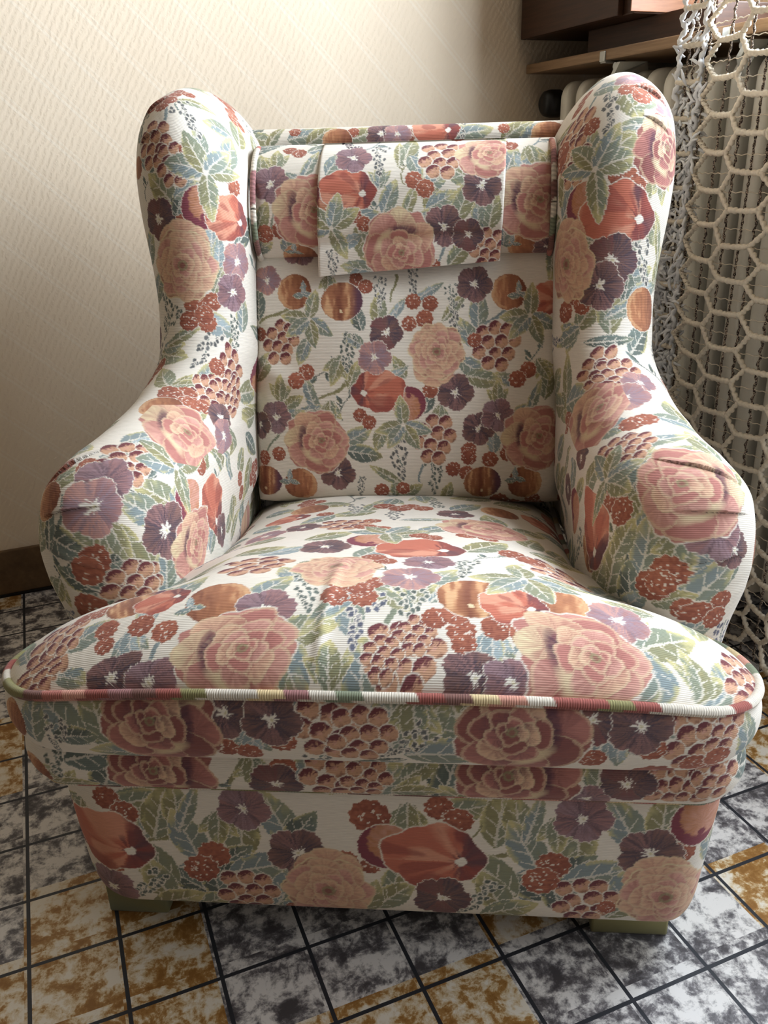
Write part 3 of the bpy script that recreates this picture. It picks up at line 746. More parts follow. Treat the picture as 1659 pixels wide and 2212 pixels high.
  ('G',0.4698,0.4756,0.0432,1.53,1,0), ('G',0.4536,0.4985,0.0324,1.53,1,0), ('G',0.5088,0.7048,0.0396,1.61,1,1), ('G',0.495,0.7234,0.036,1.62,1,0), ('G',0.5079,0.7339,0.0324,1.55,1,0),
  ('B',0.4914,0.4378,0.0174,1.53,1,0), ('B',0.5214,0.6815,0.0174,1.59,1,0), ('B',0.569,0.225,0.03,2.5,1,0), ('B',0.814,0.237,0.031,5.3,1,1), ('B',0.951,0.83,0.031,3.5,1,2),
  ('B',0.157,0.017,0.027,5.9,1,1), ('B',0.02,0.134,0.027,6.1,1,1), ('B',0.039,0.844,0.03,1.2,1,1), ('B',0.412,0.95,0.031,2.1,1,1), ('C',0.4217,0.257,0.0248,0.94,1,0),
  ('C',0.657,0.914,0.033,4,1,0), ('C',0.794,0.149,0.033,2.7,1,2), ('M',0.941,0.498,0.032,1.8,1,3), ('M',0.333,0.017,0.036,2.6,1,0), ('M',0.412,0.891,0.036,4,1,1),
  ('M',0.49,0.118,0.031,4.3,1,3), ('M',0.961,0.538,0.035,5.3,1,2), ('M',0.147,0.372,0.032,2.1,1,0), ('P',0.4113,0.4312,0.033,1.44,1,3), ('P',0.4688,0.6775,0.033,1.65,1,3),
  ('P',0.3751,0.6513,0.0275,1.7,1,2), ('P',0.392,0.851,0.028,0.2,1,1), ('P',0.235,0.788,0.03,5.4,1,1), ('P',0.157,0.094,0.029,4.4,1,3), ('P',0.078,0.475,0.028,2.6,1,2),
  ('P',0.892,0.336,0.03,3,1,3), ('P',0.706,0.624,0.028,1.4,1,2), ('P',0.049,0.7,0.031,0.6,1,0), ('P',0.833,0.573,0.03,5.8,1,2), ('P',0.176,0.929,0.029,2.5,1,2),
  ('P',0.294,0.99,0.033,1.9,1,1), ('P',0.971,0.3,0.033,5.3,1,1), ('P',0.176,0.895,0.029,3.4,1,0), ('R',0.4449,0.3491,0.0618,1.4,-1,1), ('R',0.4741,0.6034,0.0665,1.6,-1,1),
 ],
 'seat_top': [
  ('S',0.958,0.2259,0.0304,-1.81,-1,0), ('S',0.8647,0.0562,0.0342,-2.26,-1,0), ('S',0.9546,0.6895,0.0304,-1.52,-1,0), ('S',0.9142,0.5284,0.038,-1.63,-1,3), ('W',0.6843,0.6759,0.034,-1.18,-1,0),
  ('W',0.78,0.498,0.041,3.7,1,1), ('W',0.181,0.932,0.035,0.2,1,1), ('W',0.174,0.355,0.037,5,1,1), ('L',0.9313,0.4204,0.0408,-0.2,-1,1), ('L',0.9794,0.4026,0.0442,1.14,-1,0),
  ('L',0.9189,0.131,0.034,-0.52,-1,0), ('L',0.9088,0.0242,0.0306,-2.25,-1,0), ('L',0.9847,0.0921,0.0238,0.24,-1,0), ('L',0.8384,0.2236,0.0306,-2.29,-1,0), ('L',0.8298,0.2445,0.0374,-1.21,-1,0),
  ('L',0.8882,0.2094,0.0272,-1.85,-1,4), ('L',0.9806,0.4997,0.0442,-1.62,-1,0), ('L',0.9038,0.48,0.0306,-1.68,-1,0), ('L',0.5629,0.3687,0.0374,-0.66,-1,2), ('L',0.7981,0.3876,0.034,-2.2,-1,0),
  ('L',0.8491,0.3676,0.0374,-1,-1,0), ('L',0.6147,0.7116,0.0442,-0.82,-1,2), ('L',0.8112,0.5937,0.0374,-1.05,-1,0), ('L',0.544,0.5654,0.0408,-0.77,-1,2), ('L',0.4965,0.6276,0.0374,-0.85,-1,0),
  ('L',0.2546,0.7087,0.0374,-0.87,-1,0), ('L',0.5107,0.871,0.0408,-1.2,-1,2), ('L',0.5189,0.9401,0.0374,-1.15,-1,1), ('L',0.6568,0.3302,0.034,-0.52,-1,4), ('L',0.8538,0.5995,0.0272,-0.87,-1,0),
  ('L',0.8234,0.5285,0.0306,-0.47,-1,0), ('L',0.8326,0.6753,0.034,-2.19,-1,0), ('L',0.6453,0.276,0.034,-0.35,-1,2), ('L',0.2663,0.4344,0.034,-1.3,-1,1), ('L',0.2327,0.137,0.034,0.48,-1,0),
  ('L',0.9153,0.8754,0.0442,-0.44,-1,1), ('L',0.9747,0.8772,0.0459,1.3,-1,0), ('L',0.9672,0.9661,0.0374,-1.22,-1,0), ('L',0.6939,0.8532,0.0374,-0.71,-1,0), ('L',0.498,0.049,0.039,3.4,1,1),
  ('L',0.077,0.977,0.035,0.6,1,2), ('L',0.683,0.147,0.04,0.7,1,0), ('L',0.344,0.377,0.04,2.7,1,1), ('L',0.699,0.215,0.038,5.3,1,1), ('L',0.394,0.287,0.039,2.1,1,0),
  ('L',0.668,0.487,0.039,5.1,1,0), ('L',0.402,0.879,0.036,5.7,1,2), ('L',0.158,0.857,0.039,5.8,1,2), ('L',0.842,0.928,0.036,1.9,1,1), ('L',0.429,0.049,0.04,0.3,1,3),
  ('L',0.158,0.725,0.037,2.9,1,2), ('L',0.61,0.053,0.036,4.5,1,1), ('L',0.614,0.853,0.04,0,1,2), ('L',0.367,0.781,0.04,4.5,1,1), ('L',0.008,0.977,0.038,0.4,1,3),
  ('L',0.344,0.955,0.039,2.8,1,0), ('L',0.409,0.147,0.036,0.7,1,0), ('L',0.564,0.189,0.037,2.9,1,1), ('L',0.784,0.77,0.036,0.3,1,2), ('L',0.085,0.653,0.035,1.6,1,0),
  ('L',0.236,0.306,0.037,0.3,1,2), ('T',0.8738,0.1285,0.0324,-0.24,-1,0), ('T',0.896,0.4539,0.0468,2.24,-1,0), ('T',0.8679,0.5226,0.0432,0.73,-1,1), ('T',0.4058,0.5945,0.0396,-0.13,-1,0),
  ('T',0.8832,0.7484,0.036,-0.41,-1,0), ('T',0.9074,0.8431,0.0288,-1.02,-1,0), ('T',0.44,0.815,0.043,5.9,1,0), ('T',0.143,0.03,0.039,4.7,1,2), ('T',0.135,0.513,0.036,5.8,1,0),
  ('K',0.9452,0.1925,0.039,1.29,-1,4), ('K',0.9814,0.456,0.0429,-1.64,-1,1), ('K',0.947,0.6607,0.039,1.61,-1,4), ('K',0.8558,0.5593,0.0429,-1.6,-1,1), ('K',0.9672,0.9311,0.0468,-1.39,-1,1),
  ('K',0.178,0.574,0.044,1.4,1,0), ('K',0.216,0.479,0.045,1.8,1,0), ('K',0.842,0.845,0.043,3.4,1,2), ('K',0.131,0.14,0.044,0.6,1,2), ('K',0.745,0.404,0.041,0.4,1,2),
  ('Y',0.9074,0.4944,0.0425,-1.39,-1,1), ('Y',0.8942,0.558,0.0408,-1.6,-1,3), ('Y',0.7584,0.6279,0.0408,-1.53,-1,3), ('Y',0.8531,0.4191,0.0408,-1.74,-1,3), ('Y',0.3615,0.5036,0.0374,-1.64,-1,0),
  ('Y',0.2874,0.3768,0.0374,-1.69,-1,0), ('Y',0.228,0.615,0.036,1.5,1,3), ('Y',0.595,0.125,0.04,2.6,1,1), ('Y',0.691,0.072,0.034,2.6,1,3), ('G',0.925,0.076,0.0414,-2.05,-1,0),
  ('G',0.9067,0.0938,0.0288,-2.09,-1,1), ('G',0.9792,0.036,0.0324,-1.89,-1,1), ('G',0.9591,0.5544,0.0432,-1.6,-1,1), ('G',0.9343,0.5659,0.0252,-1.59,-1,0), ('G',0.9652,0.527,0.0252,-1.62,-1,0),
  ('G',0.4571,0.3789,0.0396,-1.7,-1,1), ('G',0.6985,0.7768,0.0432,-1.31,-1,1), ('G',0.7414,0.3197,0.0432,-1.84,-1,1), ('G',0.9316,0.982,0.036,-1.22,-1,0), ('B',0.9157,0.1563,0.016,-1.96,-1,0),
  ('B',0.9155,0.2064,0.0174,-1.9,-1,0), ('B',0.929,0.2405,0.0167,-1.85,-1,0), ('B',0.9444,0.1556,0.0131,-1.9,-1,0), ('B',0.8694,0.1084,0.016,-2.18,-1,0), ('B',0.8644,0.1319,0.016,-2.14,-1,0),
  ('B',0.9292,0.6205,0.0174,-1.55,-1,0), ('B',0.9201,0.6639,0.0189,-1.51,-1,0), ('B',0.9284,0.6973,0.0174,-1.49,-1,0), ('B',0.9484,0.6252,0.0145,-1.55,-1,0), ('B',0.9089,0.5864,0.016,-1.58,-1,0),
  ('B',0.9003,0.6111,0.0174,-1.55,-1,0), ('B',0.8412,0.4619,0.0174,-1.7,-1,0), ('B',0.8722,0.4569,0.0174,-1.72,-1,0), ('B',0.8711,0.4942,0.0174,-1.67,-1,0), ('B',0.8319,0.5024,0.016,-1.66,-1,0),
  ('B',0.8521,0.4895,0.016,-1.67,-1,0), ('B',0.4233,0.4475,0.016,-1.67,-1,0), ('B',0.3343,0.2987,0.016,-1.74,-1,0), ('B',0.6631,0.7383,0.0345,-1.44,-1,1), ('B',0.576,0.61,0.016,-1.59,-1,0),
  ('B',0.5615,0.5809,0.016,-1.61,-1,0), ('B',0.278,0.4893,0.0345,-1.64,-1,1), ('B',0.2761,0.5625,0.0292,-1.61,-1,1), ('B',0.494,0.457,0.031,5.9,1,1), ('B',0.058,0.392,0.027,4.6,1,2),
  ('B',0.189,0.215,0.029,0.7,1,3), ('B',0.541,0.728,0.032,1.6,1,2), ('B',0.718,0.502,0.029,0,1,1), ('B',0.263,0.023,0.031,2.6,1,2), ('C',0.875,0.3026,0.0387,-1.86,1,0),
  ('C',0.8638,0.7419,0.0372,-1.4,1,0), ('C',0.2655,0.2367,0.0341,-1.76,-1,0), ('C',0.2648,0.808,0.0341,-1.48,-1,0), ('C',0.332,0.019,0.033,1.1,1,1), ('Q',0.8529,0.1806,0.0368,-2.07,-1,0),
  ('Q',0.8626,0.6338,0.04,-1.52,-1,0), ('U',0.887,0.2676,0.0192,-1.88,-1,0), ('U',0.8843,0.7118,0.0192,-1.45,-1,0), ('M',0.5981,0.4693,0.0341,-1.67,-1,0), ('O',0.1486,0.9949,0.04,-1.23,-1,0),
  ('O',0.8612,0.2209,0.032,-1.99,-1,0), ('O',0.8782,0.6841,0.036,-1.48,-1,0), ('O',0.6478,0.5671,0.056,-1.6,-1,0), ('O',0.2519,0.937,0.04,-1.37,-1,0), ('O',0.3418,0.1875,0.036,-1.81,-1,0),
  ('F',0.7955,0.7062,0.0635,1.72,-1,0), ('F',0.5463,0.5035,0.0564,-1.65,-1,0), ('P',0.9885,0.1496,0.0344,-1.72,-1,0), ('P',0.994,0.1984,0.0316,-1.61,-1,2), ('P',0.8965,0.3687,0.0358,-1.77,-1,2),
  ('P',0.9865,0.6489,0.0344,-1.57,-1,0), ('P',0.9892,0.7001,0.0303,-1.56,-1,2), ('P',0.8097,0.5517,0.0358,-1.61,-1,1), ('P',0.7323,0.579,0.033,-1.59,-1,2), ('P',0.6379,0.3931,0.0344,-1.73,-1,0),
  ('P',0.4674,0.2645,0.0289,-1.77,-1,0), ('P',0.4978,0.1678,0.033,-1.86,-1,1), ('P',0.3333,0.675,0.0303,-1.56,-1,0), ('P',0.8863,0.8162,0.0358,-1.33,-1,1), ('P',0.027,0.732,0.029,3,1,3),
  ('P',0.68,0.936,0.028,6.1,1,2), ('A',0.7768,0.4468,0.0607,-1.72,-1,0), ('R',0.9638,0.3308,0.0641,-1.73,-1,0), ('R',0.462,0.7459,0.0641,-1.51,-1,0), ('R',0.9589,0.778,0.0665,-1.47,-1,0),
 ],
 'seat_box': [
  ('S',0.2935,0.4449,0.0304,-1.42,-1,0), ('S',0.2581,0.5976,0.0342,-1.73,-1,0), ('W',0.0421,0.4791,0.0272,0.15,-1,0), ('L',0.1918,0.3855,0.0476,-1.83,-1,1), ('L',0.1546,0.3652,0.0442,-2.21,-1,0),
  ('L',0.1869,0.3518,0.034,-1.37,-1,0), ('L',0.3351,0.3727,0.0272,-0.02,-1,3), ('L',0.1225,0.4752,0.0306,-1.21,-1,0), ('L',0.115,0.4935,0.034,-1.56,-1,1), ('L',0.1542,0.5125,0.0442,-1.57,-1,0),
  ('L',0.1741,0.5408,0.0459,-2.01,-1,1), ('L',0.4369,0.5361,0.0442,-0.05,-1,0), ('L',0.4469,0.5823,0.0306,-0.4,-1,3), ('L',0.0904,0.6303,0.0272,-0.6,-1,0), ('L',0.2723,0.664,0.034,-1.84,-1,0),
  ('L',0.1304,0.5295,0.0306,-1.09,-1,2), ('L',0.885,0.551,0.034,0,1,0), ('L',0.577,0.108,0.035,1.1,1,1), ('L',0.635,0.768,0.034,4,1,1), ('L',0.538,0.834,0.035,1.8,1,2),
  ('L',0.423,0.801,0.035,3.2,1,2), ('L',0.135,0.973,0.035,5.3,1,3), ('L',0.827,0.014,0.035,0.4,1,0), ('L',0.519,0.392,0.038,3.2,1,0), ('L',0.462,0.158,0.035,4.8,1,2),
  ('L',0.288,0.889,0.035,1,1,1), ('T',0.615,0.503,0.038,2.8,1,3), ('K',0.3505,0.4536,0.0351,1.73,-1,4), ('K',0.1338,0.5219,0.0468,1.56,-1,1), ('K',0.3084,0.6056,0.0351,1.38,-1,4),
  ('Y',0.3671,0.3617,0.0306,-1.19,-1,0), ('Y',0.3532,0.518,0.034,-0.68,-1,0), ('Y',0.577,0.48,0.039,4.9,1,0), ('Y',0.038,0.284,0.035,4.6,1,3), ('G',0.201,0.4876,0.0432,-1.53,-1,0),
  ('G',0.2853,0.5009,0.036,-1.54,-1,1), ('G',0.2057,0.6404,0.0414,-1.76,-1,1), ('G',0.1036,0.6506,0.0324,-1.61,-1,0), ('B',0.4296,0.4417,0.016,-1.34,-1,0), ('B',0.3437,0.4666,0.0174,-1.46,-1,0),
  ('B',0.483,0.4513,0.016,-1.35,-1,0), ('B',0.432,0.5958,0.016,-1.79,-1,0), ('B',0.3164,0.6203,0.016,-1.79,-1,0), ('B',0.654,0.082,0.027,0.6,1,3), ('B',0.923,0.895,0.029,4.6,1,3),
  ('B',0.827,0.698,0.027,1.6,1,0), ('B',0.923,0.603,0.029,1.4,1,0), ('B',0.673,0.624,0.029,1.4,1,0), ('B',0.481,0.645,0.031,2,1,2), ('B',0.731,0.256,0.028,0,1,1),
  ('C',0.2613,0.338,0.0248,-1.17,-1,0), ('C',0.481,0.218,0.034,1.1,1,1), ('C',0.519,0.723,0.036,1.7,1,1), ('C',0.442,0.133,0.036,1.3,1,3), ('C',0.558,0.957,0.033,4.7,1,0),
  ('M',0.096,0.747,0.032,5.7,1,1), ('M',0.115,0.073,0.035,2.8,1,2), ('M',0.154,0.006,0.031,2.4,1,0), ('M',0.673,0.055,0.032,5.9,1,0), ('M',0.769,0.284,0.035,0.8,1,0),
  ('P',0.1332,0.4426,0.0303,-1.49,-1,0), ('P',0.1773,0.4624,0.033,-1.5,-1,0), ('P',0.1067,0.5944,0.0303,-1.67,-1,3), ('P',0.1383,0.6146,0.0344,-1.7,-1,0), ('P',0.385,0.696,0.032,1.1,1,3),
  ('P',0.538,0.93,0.029,6.1,1,1), ('P',0.692,0.188,0.032,1.1,1,3), ('P',0.808,0.316,0.031,2.8,1,0), ('P',0.058,0.163,0.028,1.6,1,0), ('P',0.865,0.378,0.028,2.8,1,1),
  ('P',0.942,0.131,0.033,6.1,1,1), ('P',0.673,0.997,0.029,1.8,1,1), ('R',0.2452,0.4133,0.0641,-1.37,1,1), ('R',0.2459,0.5662,0.0665,-1.66,1,1),
 ],
 'back': [
  ('S',0.3246,0.1858,0.0304,-0.68,-1,1), ('S',0.2585,0.4721,0.0228,-1.54,-1,1), ('S',0.3437,0.6963,0.0342,-0.84,-1,0), ('S',0.5299,0.3191,0.0304,-0.77,-1,1), ('S',0.6634,0.1747,0.0228,-1.21,-1,3),
  ('S',0.7319,0.5393,0.0266,-1.56,-1,0), ('S',0.6536,0.7275,0.019,-1.57,-1,3), ('W',0.4737,0.3015,0.0306,1.93,-1,1), ('W',0.4363,0.8006,0.0306,-1.54,-1,0), ('W',0.55,0.3562,0.0306,-1.56,-1,1),
  ('L',0.2963,0.1455,0.0272,-1.67,-1,3), ('L',0.4624,0.1529,0.0306,-1.09,-1,1), ('L',0.3104,0.4362,0.0272,-1.54,-1,2), ('L',0.3138,0.6693,0.0306,-1.56,-1,0), ('L',0.3714,0.643,0.0272,-2.09,-1,0),
  ('L',0.4935,0.734,0.0204,-2.6,-1,0), ('L',0.4661,0.6617,0.0306,0.54,-1,0), ('L',0.4919,0.6844,0.0306,0.2,-1,1), ('L',0.5502,0.5537,0.0204,-1.22,-1,5), ('L',0.6444,0.3823,0.0306,-0.53,-1,0),
  ('L',0.6932,0.3999,0.0306,0.17,-1,5), ('L',0.5102,0.8347,0.0272,-1.35,-1,1), ('L',0.583,0.7766,0.0238,-0.47,-1,0), ('L',0.802,0.5152,0.0204,-0.59,-1,2), ('L',0.8084,0.5998,0.0204,-1.28,-1,2),
  ('L',0.3876,0.377,0.0204,-2.63,-1,0), ('L',0.4188,0.2555,0.0238,1.93,-1,0), ('L',0.5847,0.7082,0.0204,-1.57,-1,0), ('L',0.796,0.4728,0.017,-1.55,-1,1), ('L',0.5536,0.2279,0.0204,-0.53,-1,2),
  ('L',0.478,0.3759,0.0238,-1.21,-1,2), ('L',0.4585,0.4857,0.0204,-2.09,-1,1), ('L',0.3287,0.3866,0.0238,-1.92,-1,3), ('L',0.6635,0.7094,0.0204,-1.58,-1,4), ('L',0.6494,0.4381,0.0238,1.93,-1,1),
  ('L',0.924,0.451,0.034,4.9,1,0), ('L',0.571,0.955,0.035,3.9,1,1), ('T',0.2691,0.5532,0.0288,-0.53,-1,4), ('T',0.3119,0.4811,0.0288,-0.84,-1,4), ('T',0.303,0.6159,0.0324,-0.87,-1,2),
  ('T',0.5361,0.2718,0.0396,-1.92,-1,0), ('T',0.7549,0.4501,0.0324,-2.59,-1,1), ('T',0.5487,0.8033,0.0324,-1.19,-1,0), ('T',0.5727,0.2755,0.0288,-0.2,-1,0), ('T',0.5856,0.222,0.0252,-0.21,-1,0),
  ('T',0.4784,0.472,0.0288,-0.51,-1,4), ('T',0.197,0.839,0.038,1.8,1,1), ('K',0.2406,0.3182,0.0273,1.55,-1,1), ('K',0.4579,0.3392,0.039,1.93,-1,2), ('K',0.5814,0.581,0.0273,1.57,-1,1),
  ('K',0.5767,0.3181,0.0351,1.58,-1,1), ('K',0.5289,0.1946,0.0351,-1.52,-1,2), ('K',0.5388,0.7166,0.0312,-1.57,-1,2), ('K',0.4666,0.8192,0.0312,1,-1,2), ('Y',0.4175,0.3629,0.034,-1.57,-1,3),
  ('Y',0.2671,0.4407,0.0272,-1.54,-1,0), ('Y',0.2499,0.517,0.0272,-1.59,-1,0), ('Y',0.3368,0.6161,0.0306,-1.58,-1,0), ('Y',0.2837,0.6069,0.0238,-1.59,-1,3), ('Y',0.7906,0.3875,0.0204,-1.53,-1,0),
  ('Y',0.7095,0.4837,0.0374,-1.72,-1,0), ('Y',0.7605,0.5671,0.034,-1.57,-1,3), ('Y',0.207,0.013,0.035,2.9,1,2), ('G',0.3948,0.2034,0.036,-1.58,-1,0), ('G',0.4032,0.7148,0.0396,-1.56,-1,1),
  ('G',0.6497,0.5719,0.0414,-1.57,-1,0), ('B',0.2442,0.3957,0.0212,-1.56,-1,1), ('B',0.3774,0.1484,0.0131,-1.65,-1,0), ('B',0.4849,0.2494,0.0252,-1.58,1,1), ('B',0.2931,0.5172,0.0145,-1.59,-1,0),
  ('B',0.2979,0.5578,0.0145,-1.61,-1,0), ('B',0.3366,0.5444,0.016,-1.61,-1,0), ('B',0.3488,0.5083,0.0138,-1.58,-1,0), ('B',0.3915,0.661,0.0131,-1.56,-1,0), ('B',0.4848,0.7744,0.0252,-1.59,1,1),
  ('B',0.5196,0.5582,0.0145,-1.57,-1,0), ('B',0.5964,0.4018,0.0212,-1.56,-1,1), ('B',0.7167,0.1453,0.0145,-1.62,-1,0), ('B',0.7008,0.1857,0.0138,-1.55,-1,0), ('B',0.8024,0.4394,0.0145,-1.53,-1,0),
  ('B',0.7959,0.4917,0.0131,-1.55,-1,0), ('B',0.6833,0.65,0.0145,-1.58,-1,0), ('B',0.7051,0.6502,0.0145,-1.58,-1,0), ('B',0.7119,0.701,0.0152,-1.58,-1,0), ('B',0.6972,0.7421,0.0138,-1.58,-1,0),
  ('B',0.738,0.6135,0.0145,-1.58,-1,0), ('B',0.7497,0.6461,0.0145,-1.58,-1,0), ('B',0.833,0.915,0.027,2.2,1,3), ('B',0.146,0.353,0.029,2.7,1,0), ('B',0.04,0.188,0.028,2.7,1,0),
  ('B',0.854,0.741,0.03,5.9,1,1), ('B',0.859,0.804,0.028,3.5,1,2), ('B',0.364,0.884,0.03,3.3,1,3), ('B',0.359,0.969,0.027,4,1,1), ('C',0.2646,0.2369,0.031,-1.59,-1,0),
  ('C',0.2727,0.7401,0.031,-1.55,-1,0), ('C',0.7881,0.2383,0.031,-1.52,1,0), ('C',0.7817,0.7859,0.031,-1.6,1,0), ('C',0.253,0.929,0.034,6,1,3), ('Q',0.2893,0.3503,0.0352,-1.58,-1,0),
  ('Q',0.7826,0.1482,0.0304,-1.59,-1,0), ('Q',0.7789,0.6836,0.032,-1.59,-1,0), ('U',0.2646,0.258,0.0192,-1.6,-1,0), ('U',0.2735,0.7624,0.0192,-1.55,-1,0), ('U',0.772,0.2097,0.0192,-1.53,-1,0),
  ('U',0.764,0.7622,0.0192,-1.59,-1,0), ('M',0.555,0.5081,0.031,1.58,-1,0), ('O',0.2908,0.8297,0.032,-1.53,-1,0), ('O',0.5187,0.4352,0.044,-1.56,1,0), ('F',0.3334,0.2713,0.047,1.92,-1,0),
  ('F',0.3328,0.79,0.0494,1.78,-1,0), ('F',0.6122,0.494,0.047,1.58,-1,0), ('P',0.2351,0.1686,0.0248,-1.62,-1,1), ('P',0.3694,0.4542,0.0289,-1.55,-1,3), ('P',0.4329,0.4268,0.0289,-1.56,-1,1),
  ('P',0.2514,0.6601,0.0303,-1.56,-1,0), ('P',0.5256,0.617,0.0316,-1.57,-1,0), ('P',0.5985,0.1822,0.0289,-1.58,-1,2), ('P',0.6266,0.1362,0.0248,-1.64,-1,0), ('P',0.7507,0.3318,0.0316,-1.53,-1,0),
  ('P',0.6251,0.6723,0.0289,-1.57,-1,0), ('P',0.5902,0.7174,0.0289,-1.57,-1,2), ('P',0.157,0.25,0.031,0.3,1,2), ('P',0.924,0.683,0.032,5.9,1,0), ('P',0.667,0.022,0.028,2.3,1,3),
  ('P',0.96,0.192,0.028,0.7,1,0), ('P',0.04,0.862,0.029,2.3,1,1), ('P',0.066,0.737,0.032,5.7,1,1), ('P',0.384,0.036,0.033,3.9,1,2), ('P',0.056,0.567,0.03,0.4,1,2),
  ('A',0.4295,0.5716,0.0517,-1.4,-1,0), ('R',0.6631,0.2823,0.0546,-1.55,-1,0), ('R',0.658,0.8059,0.0546,-1.56,-1,0),
 ],
 'head': [
  ('S',0.5212,0.1698,0.0266,-1.54,-1,3), ('W',0.305,0.682,0.038,0.9,1,2), ('W',0.186,0.854,0.038,5.6,1,2), ('L',0.5448,0.131,0.0272,-1.22,-1,1), ('L',0.683,0.1174,0.0238,-0.45,-1,0),
  ('L',0.3269,0.132,0.0238,-1.76,-1,1), ('L',0.6626,0.1947,0.0204,-1.4,-1,0), ('L',0.341,0.7749,0.034,-1.24,-1,0), ('L',0.3546,0.8657,0.0306,-1.16,-1,2), ('L',0.6258,0.7623,0.0238,-1.63,-1,0),
  ('L',0.3426,0.8052,0.0238,-1.96,-1,4), ('L',0.424,0.7696,0.0238,-0.85,-1,0), ('L',0.22,0.308,0.037,5.9,1,0), ('L',0.11,0.071,0.036,0.4,1,2), ('L',0.195,0.379,0.04,3.9,1,2),
  ('L',0.458,0.576,0.04,3.9,1,2), ('L',0.39,0.985,0.035,5.5,1,3), ('L',0.508,0.5,0.039,4.7,1,0), ('L',0.415,0.657,0.036,1.8,1,2), ('L',0.517,0.364,0.04,0.5,1,0),
  ('L',0.475,0.434,0.039,1.6,1,2), ('L',0.22,0.475,0.035,1.8,1,3), ('T',0.3334,0.2603,0.036,-1.22,-1,0), ('T',0.4022,0.2411,0.0324,-2.61,-1,4), ('T',0.127,0.232,0.037,0.8,1,3),
  ('K',0.3088,0.1739,0.0351,-1.7,-1,2), ('K',0.2941,0.8315,0.0351,1.39,-1,1), ('K',0.22,0.091,0.044,2,1,3), ('K',0.593,0.545,0.044,0,1,3), ('Y',0.212,0.662,0.037,2.1,1,2),
  ('Y',0.339,0.465,0.038,1.9,1,2), ('Y',0.407,0.359,0.037,4.9,1,1), ('Y',0.627,0.48,0.038,0.9,1,1), ('B',0.2494,0.2175,0.0212,-1.71,-1,1), ('B',0.6127,0.1388,0.016,-1.44,-1,0),
  ('B',0.5962,0.1833,0.016,-1.48,-1,0), ('B',0.2348,0.7668,0.0212,-1.52,-1,1), ('B',0.5747,0.7663,0.0131,-1.6,-1,0), ('B',0.669,0.409,0.029,6.2,1,2), ('B',0.025,0.46,0.029,1.4,1,2),
  ('B',0.619,0.646,0.028,1.3,1,1), ('B',0.669,0.333,0.029,0.2,1,3), ('C',0.744,0.2249,0.031,-1.38,-1,0), ('C',0.7022,0.8218,0.031,-1.68,-1,0), ('C',0.881,0.621,0.032,5.2,1,3),
  ('U',0.698,0.2105,0.016,-1.38,-1,0), ('U',0.6765,0.7844,0.016,-1.65,-1,0), ('P',0.4074,0.1613,0.0316,-1.62,-1,2), ('P',0.7061,0.88,0.022,-1.81,-1,0), ('P',0.11,0.944,0.029,1.6,1,2),
  ('P',0.949,0.429,0.032,4.4,1,0), ('P',0.076,0.308,0.028,2.6,1,1), ('P',0.864,0.747,0.031,1.7,1,1), ('P',0.898,0.202,0.029,6,1,3), ('P',0.483,0.02,0.031,2.5,1,1),
  ('P',0.907,0.066,0.028,4.8,1,1), ('R',0.5238,0.2579,0.057,-1.55,-1,0), ('R',0.5059,0.8364,0.0594,-1.57,-1,0),
 ],
 'flap': [
  ('S',0.9288,0.6811,0.0266,-1.52,-1,0), ('W',0.3673,0.4788,0.034,-1.59,-1,3), ('W',0.7591,0.9211,0.034,-1.56,-1,0), ('W',0.6065,0.3379,0.0306,-1.54,-1,0), ('W',0.134,0.303,0.034,5.9,1,2),
  ('L',0.2148,0.4801,0.0306,-1.37,-1,1), ('L',0.4944,0.6232,0.0272,-0.48,-1,0), ('L',0.438,0.748,0.034,-2.54,-1,1), ('L',0.7073,0.3181,0.0306,0.55,-1,0), ('L',0.8478,0.2621,0.034,1.26,-1,1),
  ('L',0.9256,0.7789,0.0272,-0.8,-1,1), ('L',0.6107,0.6274,0.034,-1.91,-1,2), ('L',0.608,0.7867,0.034,-1.18,-1,1), ('L',0.9725,0.2177,0.0272,-2.89,-1,0), ('L',0.6757,0.9377,0.0306,-1.38,-1,1),
  ('L',0.3305,0.087,0.0272,-1.06,-1,0), ('L',0.3846,0.5225,0.0238,1.12,-1,0), ('L',0.3195,0.7862,0.0238,-0.67,-1,0), ('L',0.6015,0.6697,0.0272,-0.46,-1,0), ('L',0.5639,0.3907,0.0272,-1.17,-1,0),
  ('L',0.6831,0.8641,0.0204,-1.56,-1,0), ('L',0.8071,0.1848,0.0204,-0.47,-1,4), ('L',0.711,0.5666,0.0204,-0.98,-1,0), ('T',0.2597,0.4289,0.0324,-1.61,-1,2), ('T',0.6037,0.4991,0.036,-1.17,-1,1),
  ('K',0.4558,0.3333,0.0312,-1.58,-1,0), ('K',0.062,0.929,0.039,0.7,1,1), ('Y',0.3098,0.3242,0.034,-1.61,-1,0), ('Y',0.9369,0.0847,0.0238,-1.46,-1,0), ('Y',0.098,0.152,0.041,4.2,1,2),
  ('G',0.3124,0.6686,0.0396,-1.57,-1,1), ('G',0.9144,0.9404,0.0324,-1.54,-1,0), ('B',0.5027,0.5491,0.0252,-1.56,-1,1), ('B',0.691,0.2309,0.0212,-1.51,-1,1), ('B',0.9992,0.6397,0.0131,-1.51,-1,0),
  ('B',0.036,0.737,0.027,4.6,1,2), ('M',0.5368,0.0663,0.0279,0.04,-1,0), ('O',0.5189,0.1633,0.044,-1.54,-1,0), ('F',0.7265,0.0781,0.0517,-1.85,-1,0), ('P',0.3015,0.1824,0.0303,-1.63,-1,2),
  ('P',0.5251,0.878,0.0316,-1.57,-1,0), ('P',0.7547,0.6859,0.033,-1.54,-1,0), ('P',0.8184,0.8176,0.0261,-1.54,-1,3), ('R',0.3074,0.8867,0.0451,-1.55,-1,0), ('R',0.8612,0.45,0.057,0.06,-1,0),
 ],
 'rest': [
